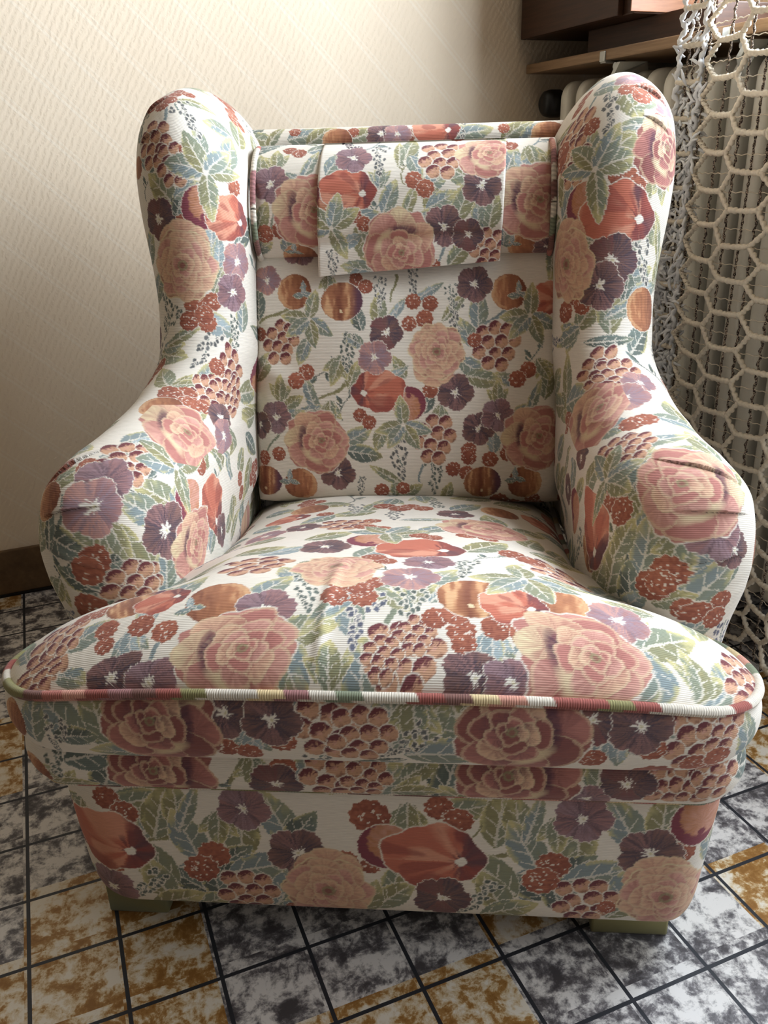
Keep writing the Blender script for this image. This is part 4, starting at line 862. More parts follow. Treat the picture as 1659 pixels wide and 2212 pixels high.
  ('L',0.0982,0.1545,0.0306,-1.1,-1,5), ('L',0.1131,0.2768,0.034,-0.16,-1,0), ('L',0.112,0.3079,0.0306,-0.58,-1,2), ('L',0.1165,0.3963,0.034,-0.32,-1,2), ('L',0.1142,0.5967,0.0272,-0.54,-1,0),
  ('L',0.1155,0.6398,0.034,-0.15,-1,0), ('L',0.11,0.7342,0.034,-0.59,-1,2), ('L',0.1227,0.764,0.0306,-0.85,-1,0), ('L',0.1183,0.1743,0.0272,0.19,-1,1), ('L',0.356,0.238,0.034,0.4,1,2),
  ('L',0.568,0.656,0.036,6.1,1,3), ('L',0.453,0.887,0.035,2.4,1,2), ('L',0.867,0.258,0.034,2.3,1,3), ('L',0.493,0.707,0.035,3.9,1,2), ('L',0.32,0.613,0.035,0.4,1,3),
  ('L',0.687,0.465,0.034,4.2,1,3), ('L',0.381,0.129,0.036,1.7,1,0), ('L',0.313,0.332,0.036,3.5,1,2), ('L',0.252,0.539,0.035,2.7,1,0), ('L',0.932,0.582,0.036,0.5,1,0),
  ('L',0.838,0.352,0.035,1.5,1,2), ('L',0.608,0.93,0.035,2.3,1,3), ('T',0.111,0.2054,0.0324,-1,-1,2), ('Y',0.1104,0.6096,0.0272,-1.57,-1,0), ('Y',0.144,0.926,0.035,5.4,1,1),
  ('Y',0.856,0.816,0.036,1.2,1,1), ('Y',0.874,0.473,0.034,0.8,1,0), ('B',0.1025,0.2493,0.0116,-1.69,-1,0), ('B',0.1175,0.5013,0.0131,-1.58,-1,0), ('B',0.109,0.7043,0.0116,-1.55,-1,0),
  ('B',0.1074,0.3784,0.0116,-1.63,-1,0), ('B',0.594,0.25,0.03,1.8,1,1), ('B',0.59,0.816,0.029,5.5,1,1), ('B',0.424,0.32,0.028,6.2,1,2), ('B',0.712,0.773,0.028,1.8,1,0),
  ('B',0.899,0.137,0.027,2.3,1,2), ('B',0.248,0.336,0.031,5.5,1,0), ('B',0.478,0.273,0.027,1.2,1,0), ('B',0.032,0.789,0.032,0.2,1,3), ('C',0.1265,0.3433,0.0279,-1.55,-1,0),
  ('C',0.1272,0.7982,0.031,-1.6,-1,0), ('C',0.917,0.203,0.031,3.3,1,0), ('C',0.5,0.953,0.033,0.7,1,3), ('C',0.745,0.016,0.035,3.1,1,3), ('C',0.011,0.523,0.033,2.8,1,2),
  ('C',0.777,0.93,0.031,4.9,1,1), ('M',0.259,0.957,0.034,6.1,1,3), ('M',0.579,0.094,0.033,4.6,1,0), ('M',0.975,0.328,0.035,1.6,1,3), ('M',0.741,0.586,0.035,3.3,1,0),
  ('M',0.385,0.375,0.036,6,1,0), ('M',0.622,0.012,0.033,0.5,1,0), ('M',0.939,0.863,0.033,2.1,1,3), ('M',0.424,0.051,0.034,4.9,1,0), ('M',0.252,0.238,0.032,1.5,1,3),
  ('M',0.953,0.746,0.036,4.2,1,0), ('M',0.313,0.711,0.032,0,1,1), ('O',0.1037,0.5576,0.04,-1.59,-1,0), ('P',0.1138,0.4401,0.0275,-1.59,-1,0), ('P',0.1148,0.4751,0.0248,-1.59,-1,1),
  ('P',0.507,0.41,0.03,4.4,1,3), ('P',0.338,0.008,0.033,0.3,1,1), ('P',0.072,0.008,0.03,3.7,1,2), ('P',0.673,0.23,0.032,2.2,1,1), ('P',0.824,0.637,0.031,1.7,1,1),
  ('P',0.565,0.469,0.028,3,1,2), ('P',0.338,0.895,0.031,5.6,1,2), ('P',0.734,0.125,0.028,4,1,3), ('P',0.41,0.441,0.032,5.3,1,1), ('P',0.957,0.484,0.029,3.4,1,3),
  ('P',0.619,0.574,0.029,1.4,1,3), ('P',0.964,0.098,0.03,0.3,1,0), ('P',0.799,0.746,0.03,0.7,1,1), ('P',0.525,0.211,0.032,1.3,1,3),
 ],
 'wing_l': [
  ('S',0.3909,0.4741,0.0304,-2,-1,0), ('S',0.5141,0.5928,0.0342,-1.32,-1,1), ('S',0.6557,0.4662,0.038,-1.57,-1,2), ('W',0.4205,0.4216,0.0272,-1.13,-1,1), ('W',0.6367,0.5684,0.0374,-1.5,-1,1),
  ('W',0.622,0.7329,0.034,-1.59,-1,0), ('W',0.6755,0.468,0.0408,-1.19,-1,1), ('W',0.407,0.72,0.038,4.3,1,1), ('W',0.462,0.729,0.036,4.1,1,0), ('W',0.914,0.661,0.037,1.9,1,1),
  ('L',0.3747,0.5766,0.0306,2.58,-1,0), ('L',0.3874,0.6105,0.034,-1.76,-1,0), ('L',0.4278,0.4616,0.0374,-2.18,-1,2), ('L',0.4353,0.4995,0.0272,-1.3,-1,3), ('L',0.4512,0.5632,0.0272,-1.64,-1,4),
  ('L',0.4724,0.5762,0.0272,-1.19,-1,1), ('L',0.4997,0.5666,0.034,0.54,-1,4), ('L',0.4926,0.6355,0.0306,-1.46,-1,0), ('L',0.5174,0.4497,0.034,0.08,-1,2), ('L',0.5348,0.4655,0.034,-2.46,-1,2),
  ('L',0.5353,0.5619,0.034,-0.9,-1,0), ('L',0.4535,0.3825,0.034,-0.67,-1,0), ('L',0.4773,0.3897,0.034,-0.64,-1,0), ('L',0.4277,0.5194,0.0238,-0.58,-1,0), ('L',0.4056,0.542,0.0306,-2.42,-1,0),
  ('L',0.4019,0.5951,0.0306,-1.32,-1,1), ('L',0.4286,0.5421,0.0238,-1.3,-1,0), ('L',0.5113,0.4494,0.0238,-0.17,-1,0), ('L',0.4045,0.4173,0.0238,-1.34,-1,0), ('L',0.3866,0.3897,0.0238,-1.87,-1,5),
  ('L',0.3962,0.5468,0.0238,-2.29,-1,0), ('L',0.5735,0.5338,0.0272,-0.79,-1,1), ('L',0.6019,0.5299,0.034,-0.47,-1,0), ('L',0.6041,0.5733,0.0374,0.31,-1,0), ('L',0.5735,0.5781,0.0272,-0.19,-1,1),
  ('L',0.6117,0.6429,0.0306,-1.67,-1,1), ('L',0.6405,0.601,0.0408,-2.76,-1,2), ('L',0.6429,0.6386,0.0306,-1.51,-1,0), ('L',0.6707,0.5713,0.0476,-2.96,-1,1), ('L',0.6736,0.6131,0.0408,-1.86,-1,0),
  ('L',0.6521,0.7567,0.0306,-1.67,-1,4), ('L',0.6562,0.7966,0.0272,-1.16,-1,0), ('L',0.6059,0.7966,0.0306,-0.94,-1,1), ('L',0.6363,0.9803,0.0306,-1.91,-1,0), ('L',0.6443,0.902,0.0272,-0.64,-1,1),
  ('L',0.6301,0.7472,0.0272,-1.58,-1,2), ('L',0.6319,0.4665,0.0306,-0.69,-1,1), ('L',0.6574,0.5075,0.0408,1.57,-1,2), ('L',0.6472,0.5714,0.0374,-2.68,-1,0), ('L',0.6579,0.4249,0.034,-0.74,-1,2),
  ('L',0.6634,0.4723,0.0374,0.49,-1,3), ('L',0.6723,0.5229,0.034,-0.18,-1,3), ('L',0.6843,0.5049,0.034,1.28,-1,3), ('L',0.6804,0.4787,0.0306,-2.55,-1,3), ('L',0.6163,0.5216,0.0306,-0.39,-1,0),
  ('L',0.6147,0.4355,0.034,-0.02,-1,0), ('L',0.572,0.712,0.034,3,1,2), ('L',0.131,0.754,0.036,3.2,1,3), ('L',0.07,0.25,0.036,2.4,1,2), ('L',0.542,0.932,0.039,5.2,1,1),
  ('L',0.901,0.271,0.035,1,1,1), ('L',0.253,0.123,0.04,3.1,1,2), ('L',0.913,0.835,0.038,2.6,1,1), ('L',0.406,0.085,0.04,4.1,1,1), ('L',0.735,0.458,0.037,3.4,1,1),
  ('L',0.893,0.669,0.039,4,1,2), ('L',0.503,0.097,0.038,4.2,1,3), ('L',0.721,0.03,0.041,3.1,1,1), ('L',0.549,0.669,0.041,6.2,1,1), ('L',0.746,0.386,0.035,1.8,1,0),
  ('L',0.717,0.674,0.034,3.4,1,0), ('L',0.951,0.703,0.035,2,1,3), ('L',0.214,0.538,0.038,5.5,1,2), ('L',0.177,0.305,0.039,0.2,1,3), ('L',0.093,0.619,0.036,4.1,1,1),
  ('L',0.562,0.339,0.039,1.7,1,2), ('L',0.577,0.987,0.037,2.1,1,2), ('L',0.432,0.195,0.038,4.9,1,0), ('L',0.995,0.475,0.035,2,1,1), ('L',0.623,0.326,0.039,3,1,1),
  ('L',0.595,0.678,0.034,1.2,1,2), ('L',0.354,0.606,0.04,4.4,1,2), ('L',0.722,0.581,0.037,2.9,1,2), ('L',0.678,0.335,0.039,4,1,3), ('L',0.602,0.157,0.035,5.1,1,2),
  ('L',0.486,0.297,0.037,4.5,1,0), ('L',0.743,0.309,0.035,0.6,1,1), ('L',0.44,0.665,0.037,5.3,1,3), ('L',0.291,0.432,0.035,4.3,1,2), ('L',0.02,0.064,0.036,1.8,1,2),
  ('L',0.097,0.492,0.041,4.4,1,1), ('L',0.232,0.453,0.039,2.6,1,3), ('L',0.593,0.822,0.034,0.4,1,3), ('L',0.875,0.775,0.039,5.5,1,0), ('L',0.616,0.911,0.041,1.9,1,2),
  ('L',0.595,0.411,0.038,2.4,1,2), ('L',0.278,0.542,0.037,3.8,1,2), ('L',0.472,0.042,0.037,5.4,1,1), ('L',0.915,0.436,0.037,4.8,1,1), ('L',0.193,0.665,0.034,4.3,1,2),
  ('T',0.3705,0.5247,0.036,-0.54,-1,2), ('T',0.5047,0.481,0.036,-0.53,-1,1), ('T',0.6107,0.6834,0.0432,-2.71,-1,1), ('T',0.6119,0.7376,0.0396,-1.99,-1,0), ('T',0.6529,0.4441,0.0396,-1.63,-1,3),
  ('T',0.6513,0.4018,0.0324,-2.02,-1,2), ('T',0.6047,0.5436,0.036,-0.41,-1,4), ('T',0.517,0.229,0.039,3.7,1,3), ('T',0.403,0.292,0.036,5.2,1,2), ('T',0.142,0.352,0.038,5.9,1,3),
  ('T',0.122,0.589,0.039,5.1,1,0), ('T',0.456,0.864,0.038,2,1,1), ('T',0.385,0.203,0.038,3.9,1,3), ('T',0.61,0.326,0.037,1.3,1,3), ('T',0.645,0.953,0.037,5.4,1,1),
  ('T',0.33,0.631,0.039,4.4,1,1), ('T',0.506,0.737,0.041,3.5,1,3), ('T',0.564,0.771,0.039,3.3,1,2), ('K',0.4611,0.5761,0.0351,-1.63,-1,4), ('K',0.5409,0.5243,0.039,-0.06,-1,2),
  ('K',0.6347,0.8876,0.039,0.83,-1,2), ('K',0.6606,0.5371,0.0429,1.05,-1,2), ('K',0.6864,0.4363,0.0429,2.46,-1,2), ('K',0.693,0.945,0.043,0,1,3), ('K',0.128,0.051,0.046,2.7,1,1),
  ('K',0.85,0.517,0.039,5.3,1,2), ('K',0.008,0.424,0.04,4,1,2), ('K',0.032,0.364,0.039,2.3,1,1), ('K',0.835,0.458,0.039,0.8,1,0), ('K',0.341,0.487,0.045,5.1,1,1),
  ('Y',0.3853,0.5183,0.0374,-2.49,-1,0), ('Y',0.3799,0.413,0.0306,-0.76,-1,3), ('Y',0.4895,0.4229,0.0374,-1.46,-1,3), ('Y',0.4975,0.4342,0.0306,-1.12,-1,3), ('Y',0.5135,0.5388,0.0408,-0.99,-1,0),
  ('Y',0.5075,0.614,0.034,-1.12,-1,3), ('Y',0.7069,0.4147,0.0374,2.72,-1,1), ('Y',0.988,0.305,0.035,5.6,1,2), ('Y',0.346,0.953,0.04,0.1,1,0), ('Y',0.113,0.394,0.039,5,1,0),
  ('Y',0.856,0.644,0.041,3.1,1,2), ('Y',0.345,0.725,0.038,5.5,1,3), ('Y',0.315,0.597,0.035,0.7,1,0), ('Y',0.497,0.936,0.034,1.2,1,3), ('Y',0.52,0.39,0.038,4.3,1,2),
  ('Y',0.933,0.644,0.037,6,1,1), ('G',0.4022,0.4509,0.036,-1.48,-1,0), ('G',0.4138,0.5001,0.0324,-1.66,-1,1), ('G',0.5295,0.6091,0.036,-1.4,-1,0), ('G',0.5505,0.589,0.0324,-1.23,-1,0),
  ('G',0.5513,0.5767,0.036,-1.15,-1,1), ('G',0.5531,0.6332,0.0324,-1.58,-1,0), ('G',0.6213,0.534,0.0396,-1.57,-1,1), ('G',0.6838,0.5641,0.036,-1.71,-1,0), ('G',0.6845,0.5522,0.0396,-1.66,-1,0),
  ('G',0.197,0.894,0.037,6.2,1,2), ('G',0.066,0.551,0.041,1.6,1,0), ('G',0.57,0.386,0.037,3.1,1,0), ('G',0.793,0.525,0.039,5.9,1,3), ('B',0.3753,0.4508,0.0265,-1.94,-1,2),
  ('B',0.3714,0.4679,0.0238,-1.94,-1,2), ('B',0.3621,0.4943,0.0185,-1.91,-1,1), ('B',0.4097,0.6116,0.0131,-1.75,-1,0), ('B',0.416,0.6293,0.0145,-1.77,-1,0), ('B',0.4466,0.4989,0.0174,-1.47,-1,0),
  ('B',0.4873,0.5084,0.0189,-1.51,-1,0), ('B',0.4865,0.5525,0.016,-1.52,-1,0), ('B',0.4968,0.4928,0.0174,-1.59,-1,0), ('B',0.4982,0.5396,0.016,-1.49,-1,0), ('B',0.4934,0.5321,0.016,-1.51,-1,0),
  ('B',0.5262,0.5734,0.016,-1.25,-1,0), ('B',0.4054,0.52,0.0116,-1.83,-1,0), ('B',0.5502,0.5377,0.0174,-1.32,-1,0), ('B',0.5563,0.5308,0.0371,-1.36,-1,1), ('B',0.5625,0.5597,0.0174,-1.04,-1,0),
  ('B',0.5645,0.584,0.016,-1,-1,0), ('B',0.5743,0.554,0.0174,-1.11,-1,0), ('B',0.6193,0.6281,0.016,-1.22,-1,0), ('B',0.6188,0.6545,0.0174,-1.36,-1,0), ('B',0.6524,0.6739,0.0174,-1.66,-1,0),
  ('B',0.6186,0.8594,0.0145,-1.76,-1,0), ('B',0.6259,0.9094,0.0145,-2.18,-1,0), ('B',0.6284,0.4272,0.0265,-2.7,-1,1), ('B',0.6339,0.4218,0.0174,-2.74,-1,0), ('B',0.6263,0.4855,0.0174,-2.01,-1,0),
  ('B',0.6705,0.5093,0.0218,-1.46,-1,0), ('B',0.6763,0.4971,0.0232,-1.37,-1,0), ('B',0.866,0.419,0.029,0.9,1,3), ('B',0.611,0.945,0.029,1.6,1,3), ('B',0.336,0.576,0.028,0.6,1,3),
  ('B',0.302,0.538,0.027,3.8,1,1), ('B',0.795,0.428,0.027,5.5,1,1), ('B',0.41,0.818,0.03,1,1,1), ('B',0.533,0.411,0.031,0.6,1,1), ('B',0.322,0.542,0.027,0.4,1,0),
  ('B',0.697,0.487,0.028,6.1,1,0), ('C',0.4067,0.3802,0.0186,-0.98,-1,0), ('C',0.5656,0.5102,0.0341,-1.72,-1,0), ('C',0.6439,0.4331,0.0279,-1.98,-1,0), ('C',0.261,0.445,0.034,2.3,1,2),
  ('C',0.94,0.458,0.033,2.5,1,0), ('C',0.061,0.936,0.032,0.3,1,0), ('C',0.972,0.458,0.035,5,1,3), ('M',0.436,0.5499,0.0356,-1.65,-1,0), ('M',0.6414,0.6748,0.0387,-1.57,-1,0),
  ('M',0.263,0.301,0.033,0.8,1,3), ('M',0.666,0.216,0.035,1.4,1,1), ('M',0.096,0.076,0.033,1.5,1,3), ('M',0.535,0.737,0.036,2.1,1,3), ('M',0.497,0.826,0.034,4.2,1,0),
  ('M',0.946,0.538,0.032,3.4,1,0), ('M',0.81,0.737,0.033,4,1,1), ('M',0.905,0.576,0.036,0.7,1,3), ('M',0.223,0.386,0.032,1,1,1), ('M',0.256,0.826,0.034,4.6,1,0),
  ('M',0.602,0.275,0.037,0.8,1,1), ('O',0.4375,0.6116,0.042,-1.8,-1,0), ('O',0.6384,0.7696,0.05,-0.82,-1,0), ('O',0.819,0.051,0.045,2.9,1,1), ('O',0.349,0.394,0.047,5.3,1,0),
  ('O',0.623,0.182,0.042,3.4,1,3), ('O',0.146,0.496,0.045,2.5,1,3), ('O',0.319,0.432,0.044,1,1,3), ('F',0.4155,0.5609,0.0611,-1.77,-1,0), ('F',0.6237,0.6104,0.0611,-1.7,-1,0),
  ('F',0.995,0.78,0.052,0.1,1,1), ('F',0.006,0.623,0.054,5.7,1,0), ('F',0.819,0.568,0.048,5.5,1,1), ('P',0.4416,0.442,0.033,-1.22,-1,3), ('P',0.4625,0.6272,0.0316,-1.66,-1,1),
  ('P',0.4808,0.6074,0.0303,-1.56,-1,2), ('P',0.5072,0.3654,0.0192,-1.78,-1,0), ('P',0.575,0.625,0.0358,-1.01,-1,0), ('P',0.5917,0.6506,0.0344,-1.32,-1,1), ('P',0.6562,0.6203,0.0399,-1.67,-1,0),
  ('P',0.6512,0.8496,0.0275,-1.71,-1,0), ('P',0.6352,0.5149,0.0399,-1.73,-1,2), ('P',0.6471,0.5066,0.0399,-1.65,-1,1), ('P',0.326,0.174,0.03,2.7,1,3), ('P',0.965,0.186,0.032,1.9,1,2),
  ('P',0.175,0.585,0.031,0.5,1,2), ('P',0.316,0.322,0.032,4.6,1,1), ('P',0.296,0.661,0.028,2,1,0), ('P',0.93,0.318,0.03,1.4,1,0), ('P',0.097,0.941,0.029,2.4,1,1),
  ('P',0.024,0.695,0.029,2.8,1,3), ('P',0.764,0.508,0.032,3.5,1,3), ('P',0.162,0.877,0.03,2.5,1,3), ('P',0.546,0.047,0.033,0.9,1,0), ('P',0.522,0.042,0.03,1.8,1,3),
  ('P',0.245,0.576,0.033,5.5,1,2), ('A',0.4646,0.4898,0.0607,1.69,-1,0), ('A',0.871,0.144,0.047,3,1,2), ('A',0.878,0.538,0.047,4.5,1,3), ('R',0.592,0.5726,0.0641,-1.06,-1,0),
  ('R',0.6625,0.6991,0.0523,-1.75,-1,0), ('R',0.266,0.72,0.056,0.5,1,1), ('R',0.575,0.148,0.05,0.1,1,1), ('R',0.171,0.419,0.051,4.4,1,0), ('R',0.038,0.504,0.057,4.7,1,0),
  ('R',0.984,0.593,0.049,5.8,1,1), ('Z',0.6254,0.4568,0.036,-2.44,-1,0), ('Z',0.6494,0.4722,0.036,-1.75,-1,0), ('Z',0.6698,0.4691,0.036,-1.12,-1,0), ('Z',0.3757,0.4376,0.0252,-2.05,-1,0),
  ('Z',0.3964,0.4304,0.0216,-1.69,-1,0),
 ],
 'wing_r': [
  ('S',0.3668,0.4472,0.038,-1.13,-1,0), ('S',0.6578,0.4582,0.038,-0.69,-1,0), ('W',0.4381,0.5585,0.0442,-1.85,-1,3), ('W',0.654,0.3887,0.0442,-1.52,-1,3), ('W',0.6736,0.4228,0.0408,-0.44,-1,1),
  ('W',0.532,0.568,0.04,4.7,1,1), ('L',0.367,0.4787,0.034,0.96,-1,0), ('L',0.3891,0.5101,0.034,1.37,-1,1), ('L',0.387,0.5467,0.0272,-0.54,-1,2), ('L',0.4121,0.5352,0.0476,-0.84,-1,0),
  ('L',0.4134,0.4698,0.0476,-0.41,-1,2), ('L',0.4258,0.5539,0.0442,-1.16,-1,1), ('L',0.4038,0.426,0.034,-1.14,-1,0), ('L',0.4513,0.5849,0.0374,0.64,-1,2), ('L',0.4595,0.5244,0.034,-0.9,-1,0),
  ('L',0.4767,0.5553,0.034,-0.46,-1,0), ('L',0.4863,0.529,0.034,-1.44,-1,3), ('L',0.4528,0.4232,0.034,-1.44,-1,1), ('L',0.4584,0.4408,0.034,0.31,-1,1), ('L',0.4664,0.4297,0.0306,-0.72,-1,1),
  ('L',0.4787,0.412,0.0306,-1.11,-1,0), ('L',0.495,0.4442,0.034,-0.9,-1,1), ('L',0.4939,0.4922,0.0374,-1.6,-1,1), ('L',0.4178,0.3563,0.0374,-1.29,-1,2), ('L',0.4307,0.3784,0.034,-0.71,-1,0),
  ('L',0.4705,0.6379,0.034,-1.53,-1,2), ('L',0.4842,0.5875,0.034,-0.33,-1,4), ('L',0.4594,0.4837,0.0272,-0.48,-1,0), ('L',0.4556,0.5068,0.0272,-0.16,-1,4), ('L',0.5563,0.3858,0.0442,-0.24,-1,0),
  ('L',0.5385,0.3692,0.0374,-1.71,-1,2), ('L',0.5904,0.4328,0.0374,-0.1,-1,0), ('L',0.6216,0.4829,0.0408,-0.29,-1,0), ('L',0.6225,0.4243,0.0442,-0.83,-1,2), ('L',0.6282,0.4541,0.0442,-0.87,-1,5),
  ('L',0.6252,0.3479,0.0408,-0.6,-1,2), ('L',0.6447,0.5383,0.0374,-0.47,-1,2), ('L',0.6443,0.4807,0.034,-1.05,-1,0), ('L',0.63,0.5628,0.034,-0.27,-1,1), ('L',0.6691,0.54,0.0408,-1.43,-1,0),
  ('L',0.6855,0.51,0.034,-0.67,-1,2), ('L',0.6445,0.4096,0.034,-1.64,-1,1), ('L',0.6492,0.4286,0.0408,-1.19,-1,2), ('L',0.653,0.446,0.0374,-0.85,-1,0), ('L',0.6532,0.4893,0.0442,-0.18,-1,0),
  ('L',0.6626,0.4423,0.0408,-1.31,-1,0), ('L',0.6711,0.5013,0.0374,1.46,-1,2), ('L',0.6643,0.5126,0.0408,-0.18,-1,4), ('L',0.6793,0.4896,0.034,-0.65,-1,3), ('L',0.6784,0.5218,0.0476,-0.86,-1,0),
  ('L',0.6718,0.3838,0.0442,-0.98,-1,2), ('L',0.677,0.3479,0.0374,-0.64,-1,2), ('L',0.6137,0.0794,0.0374,-0.43,-1,1), ('L',0.596,0.2196,0.0374,-0.37,-1,0), ('L',0.6307,0.2515,0.034,-0.47,-1,2),
  ('L',0.6825,0.4212,0.0374,-1.31,-1,3), ('L',0.6177,0.511,0.034,-0.33,-1,1), ('L',0.6586,0.4034,0.0306,-0.85,-1,2), ('L',0.7013,0.5228,0.0374,-0.69,-1,0), ('L',0.6871,0.4844,0.0272,-0.26,-1,2),
  ('L',0.6898,0.4292,0.0272,-0.54,-1,4), ('L',0.437,0.284,0.038,3.2,1,2), ('L',0.72,0.381,0.036,6,1,1), ('L',0.739,0.322,0.038,2.5,1,1), ('L',0.103,0.682,0.04,0.7,1,3),
  ('L',0.934,0.975,0.037,4.9,1,3), ('L',0.78,0.297,0.037,5.2,1,3), ('L',0.07,0.424,0.04,0.8,1,0), ('L',0.939,0.661,0.036,4.5,1,0), ('L',0.607,0.835,0.04,2.8,1,2),
  ('L',0.217,0.619,0.038,1.1,1,2), ('L',0.233,0.36,0.04,0.9,1,0), ('L',0.574,0.555,0.037,5.4,1,2), ('L',0.662,0.025,0.039,6.1,1,0), ('L',0.823,0.953,0.037,0.9,1,0),
  ('L',0.618,0.127,0.038,5.9,1,1), ('L',0.885,0.297,0.036,1,1,1), ('L',0.566,0.335,0.039,0.6,1,1), ('L',0.637,0.64,0.034,1.5,1,1), ('L',0.172,0.801,0.036,4,1,3),
  ('L',0.542,0.326,0.035,5.6,1,1), ('L',0.246,0.551,0.034,2.1,1,0), ('L',0.609,0.547,0.038,4.9,1,1), ('L',0.935,0.331,0.037,2.9,1,2), ('L',0.51,0.572,0.037,5.6,1,3),
  ('L',0.284,0.237,0.037,5.6,1,1), ('L',0.597,0.64,0.037,0.9,1,2), ('L',0.885,0.525,0.038,1.8,1,1), ('L',0.113,0.936,0.039,5.2,1,3), ('L',0.587,0.551,0.039,0.5,1,0),
  ('L',0.508,0.758,0.04,4.2,1,3), ('L',0.632,0.919,0.039,3.4,1,2), ('L',0.562,0.314,0.04,3.2,1,1), ('L',0.045,0.496,0.035,5.1,1,0), ('L',0.62,0.242,0.039,1.9,1,0),
  ('L',0.266,0.5,0.035,1.4,1,1), ('L',0.841,0.339,0.037,4.9,1,1), ('L',0.373,0.691,0.037,2.9,1,0), ('T',0.4024,0.5318,0.0468,-3.05,-1,0), ('T',0.4928,0.5308,0.036,-0.47,-1,0),
  ('T',0.4553,0.6109,0.036,-2.17,-1,2), ('T',0.6068,0.4834,0.0504,-0.36,-1,0), ('T',0.63,0.047,0.042,4.3,1,0), ('T',0.217,0.322,0.039,6.3,1,2), ('T',0.918,0.153,0.041,1,1,0),
  ('T',0.66,0.737,0.043,1.9,1,1), ('T',0.925,0.525,0.04,1.2,1,1), ('T',0.077,0.542,0.042,3.7,1,0), ('T',0.91,0.373,0.041,5.2,1,1), ('T',0.895,0.64,0.039,0.1,1,2),
  ('T',0.827,0.479,0.039,1.2,1,0), ('T',0.331,0.462,0.038,4.3,1,3), ('T',0.955,0.53,0.042,5.9,1,1), ('T',0.608,0.246,0.039,5.2,1,1), ('T',0.512,0.093,0.042,5.9,1,1),
  ('T',0.105,0.517,0.036,5.4,1,0), ('T',0.277,0.64,0.038,0.9,1,3), ('T',0.511,0.492,0.037,6.2,1,3), ('T',0.952,0.428,0.039,0.5,1,1), ('T',0.357,0.369,0.038,3.7,1,2),
  ('T',0.778,0.453,0.039,2.5,1,0), ('K',0.4261,0.5919,0.039,1.1,-1,2), ('K',0.6638,0.4804,0.0468,2.05,-1,1), ('K',0.984,0.136,0.04,2.7,1,1), ('K',0.474,0.903,0.039,6.3,1,2),
  ('K',0.67,0.11,0.046,4.4,1,3), ('K',0.353,0.593,0.041,4.9,1,2), ('K',0.508,0.39,0.044,2.6,1,0), ('Y',0.386,0.4715,0.0442,-1.1,-1,0), ('Y',0.4676,0.5662,0.0408,-2.03,-1,0),
  ('Y',0.7167,0.588,0.0442,-1.81,-1,1), ('Y',0.803,0.449,0.034,2,1,1), ('Y',0.575,0.809,0.035,5.6,1,0), ('Y',0.657,0.915,0.038,2.7,1,0), ('Y',0.052,0.288,0.036,0.7,1,2),
  ('Y',0.421,0.949,0.035,4.3,1,3), ('Y',0.524,0.657,0.038,3.7,1,0), ('Y',0.809,0.53,0.04,3.6,1,2), ('Y',0.661,0.191,0.035,5.7,1,3), ('Y',0.184,0.097,0.038,5.2,1,1),
  ('Y',0.536,0.771,0.04,5.3,1,2), ('Y',0.872,0.347,0.037,5.2,1,0), ('Y',0.513,0.309,0.035,3,1,1), ('Y',0.404,0.678,0.034,3.7,1,1), ('Y',0.624,0.775,0.038,2.7,1,3),
  ('G',0.3787,0.3952,0.0414,-1.49,-1,1), ('G',0.4044,0.39,0.036,-1.46,-1,0), ('G',0.5304,0.4583,0.0396,-1.92,-1,0), ('G',0.534,0.4892,0.036,-1.61,-1,1), ('G',0.6117,0.4234,0.036,-2.18,-1,1),
  ('G',0.6097,0.4527,0.0324,-1.98,-1,0), ('G',0.284,0.758,0.04,4.9,1,3), ('G',0.533,0.932,0.036,6.1,1,2), ('G',0.333,0.216,0.037,3.2,1,1), ('G',0.293,0.564,0.039,0.1,1,0),
  ('G',0.976,0.703,0.039,2.5,1,3), ('G',0.685,0.852,0.042,0.5,1,1), ('G',0.354,0.792,0.041,2.1,1,0), ('G',0.576,0.081,0.039,0.1,1,1), ('G',0.399,0.763,0.037,2.7,1,1),
  ('G',0.832,0.559,0.04,2.3,1,1), ('B',0.3749,0.5391,0.0238,-1.34,-1,1), ('B',0.3815,0.5214,0.0265,-1.37,-1,1), ('B',0.3782,0.5678,0.0174,-1.34,-1,0), ('B',0.4263,0.4901,0.0189,-1.53,-1,0),
  ('B',0.4304,0.5218,0.0218,-1.69,-1,0), ('B',0.3889,0.4326,0.016,-1.27,-1,0), ('B',0.4468,0.37,0.0174,-1.32,-1,0), ('B',0.4886,0.4109,0.0265,-1.63,-1,1), ('B',0.4947,0.3751,0.0189,-1.69,-1,0),
  ('B',0.4551,0.5115,0.0145,-1.66,-1,0), ('B',0.5873,0.4669,0.0203,-1.91,-1,0), ('B',0.5831,0.4894,0.0189,-1.57,-1,0), ('B',0.688,0.5435,0.0174,-2.04,-1,0), ('B',0.6439,0.3869,0.0318,-1.68,-1,1),
  ('B',0.6739,0.4745,0.0247,-1.55,-1,0), ('B',0.6803,0.4561,0.0232,-1.45,-1,0), ('B',0.6788,0.4672,0.0203,-1.52,-1,0), ('B',0.6919,0.498,0.0174,-1.71,-1,0), ('B',0.6959,0.5288,0.0318,-1.89,-1,1),
  ('B',0.579,0.339,0.027,2.6,1,2), ('B',0.344,0.691,0.027,4.4,1,2), ('B',0.451,0.14,0.032,0.9,1,2), ('B',0.138,0.631,0.031,3.4,1,0), ('B',0.485,0.047,0.028,2.1,1,0),
  ('B',0.211,0.763,0.029,2.1,1,3), ('B',0.309,0.449,0.028,5,1,3), ('B',0.557,0.623,0.031,1,1,3), ('B',0.349,0.428,0.029,1.4,1,1), ('B',0.015,0.525,0.03,3.3,1,2),
  ('B',0.599,0.055,0.028,3,1,3), ('B',0.389,0.335,0.028,6.1,1,0), ('B',0.937,0.475,0.028,6.3,1,2), ('B',0.127,0.708,0.027,0.2,1,0), ('B',0.167,0.483,0.03,4.1,1,3),
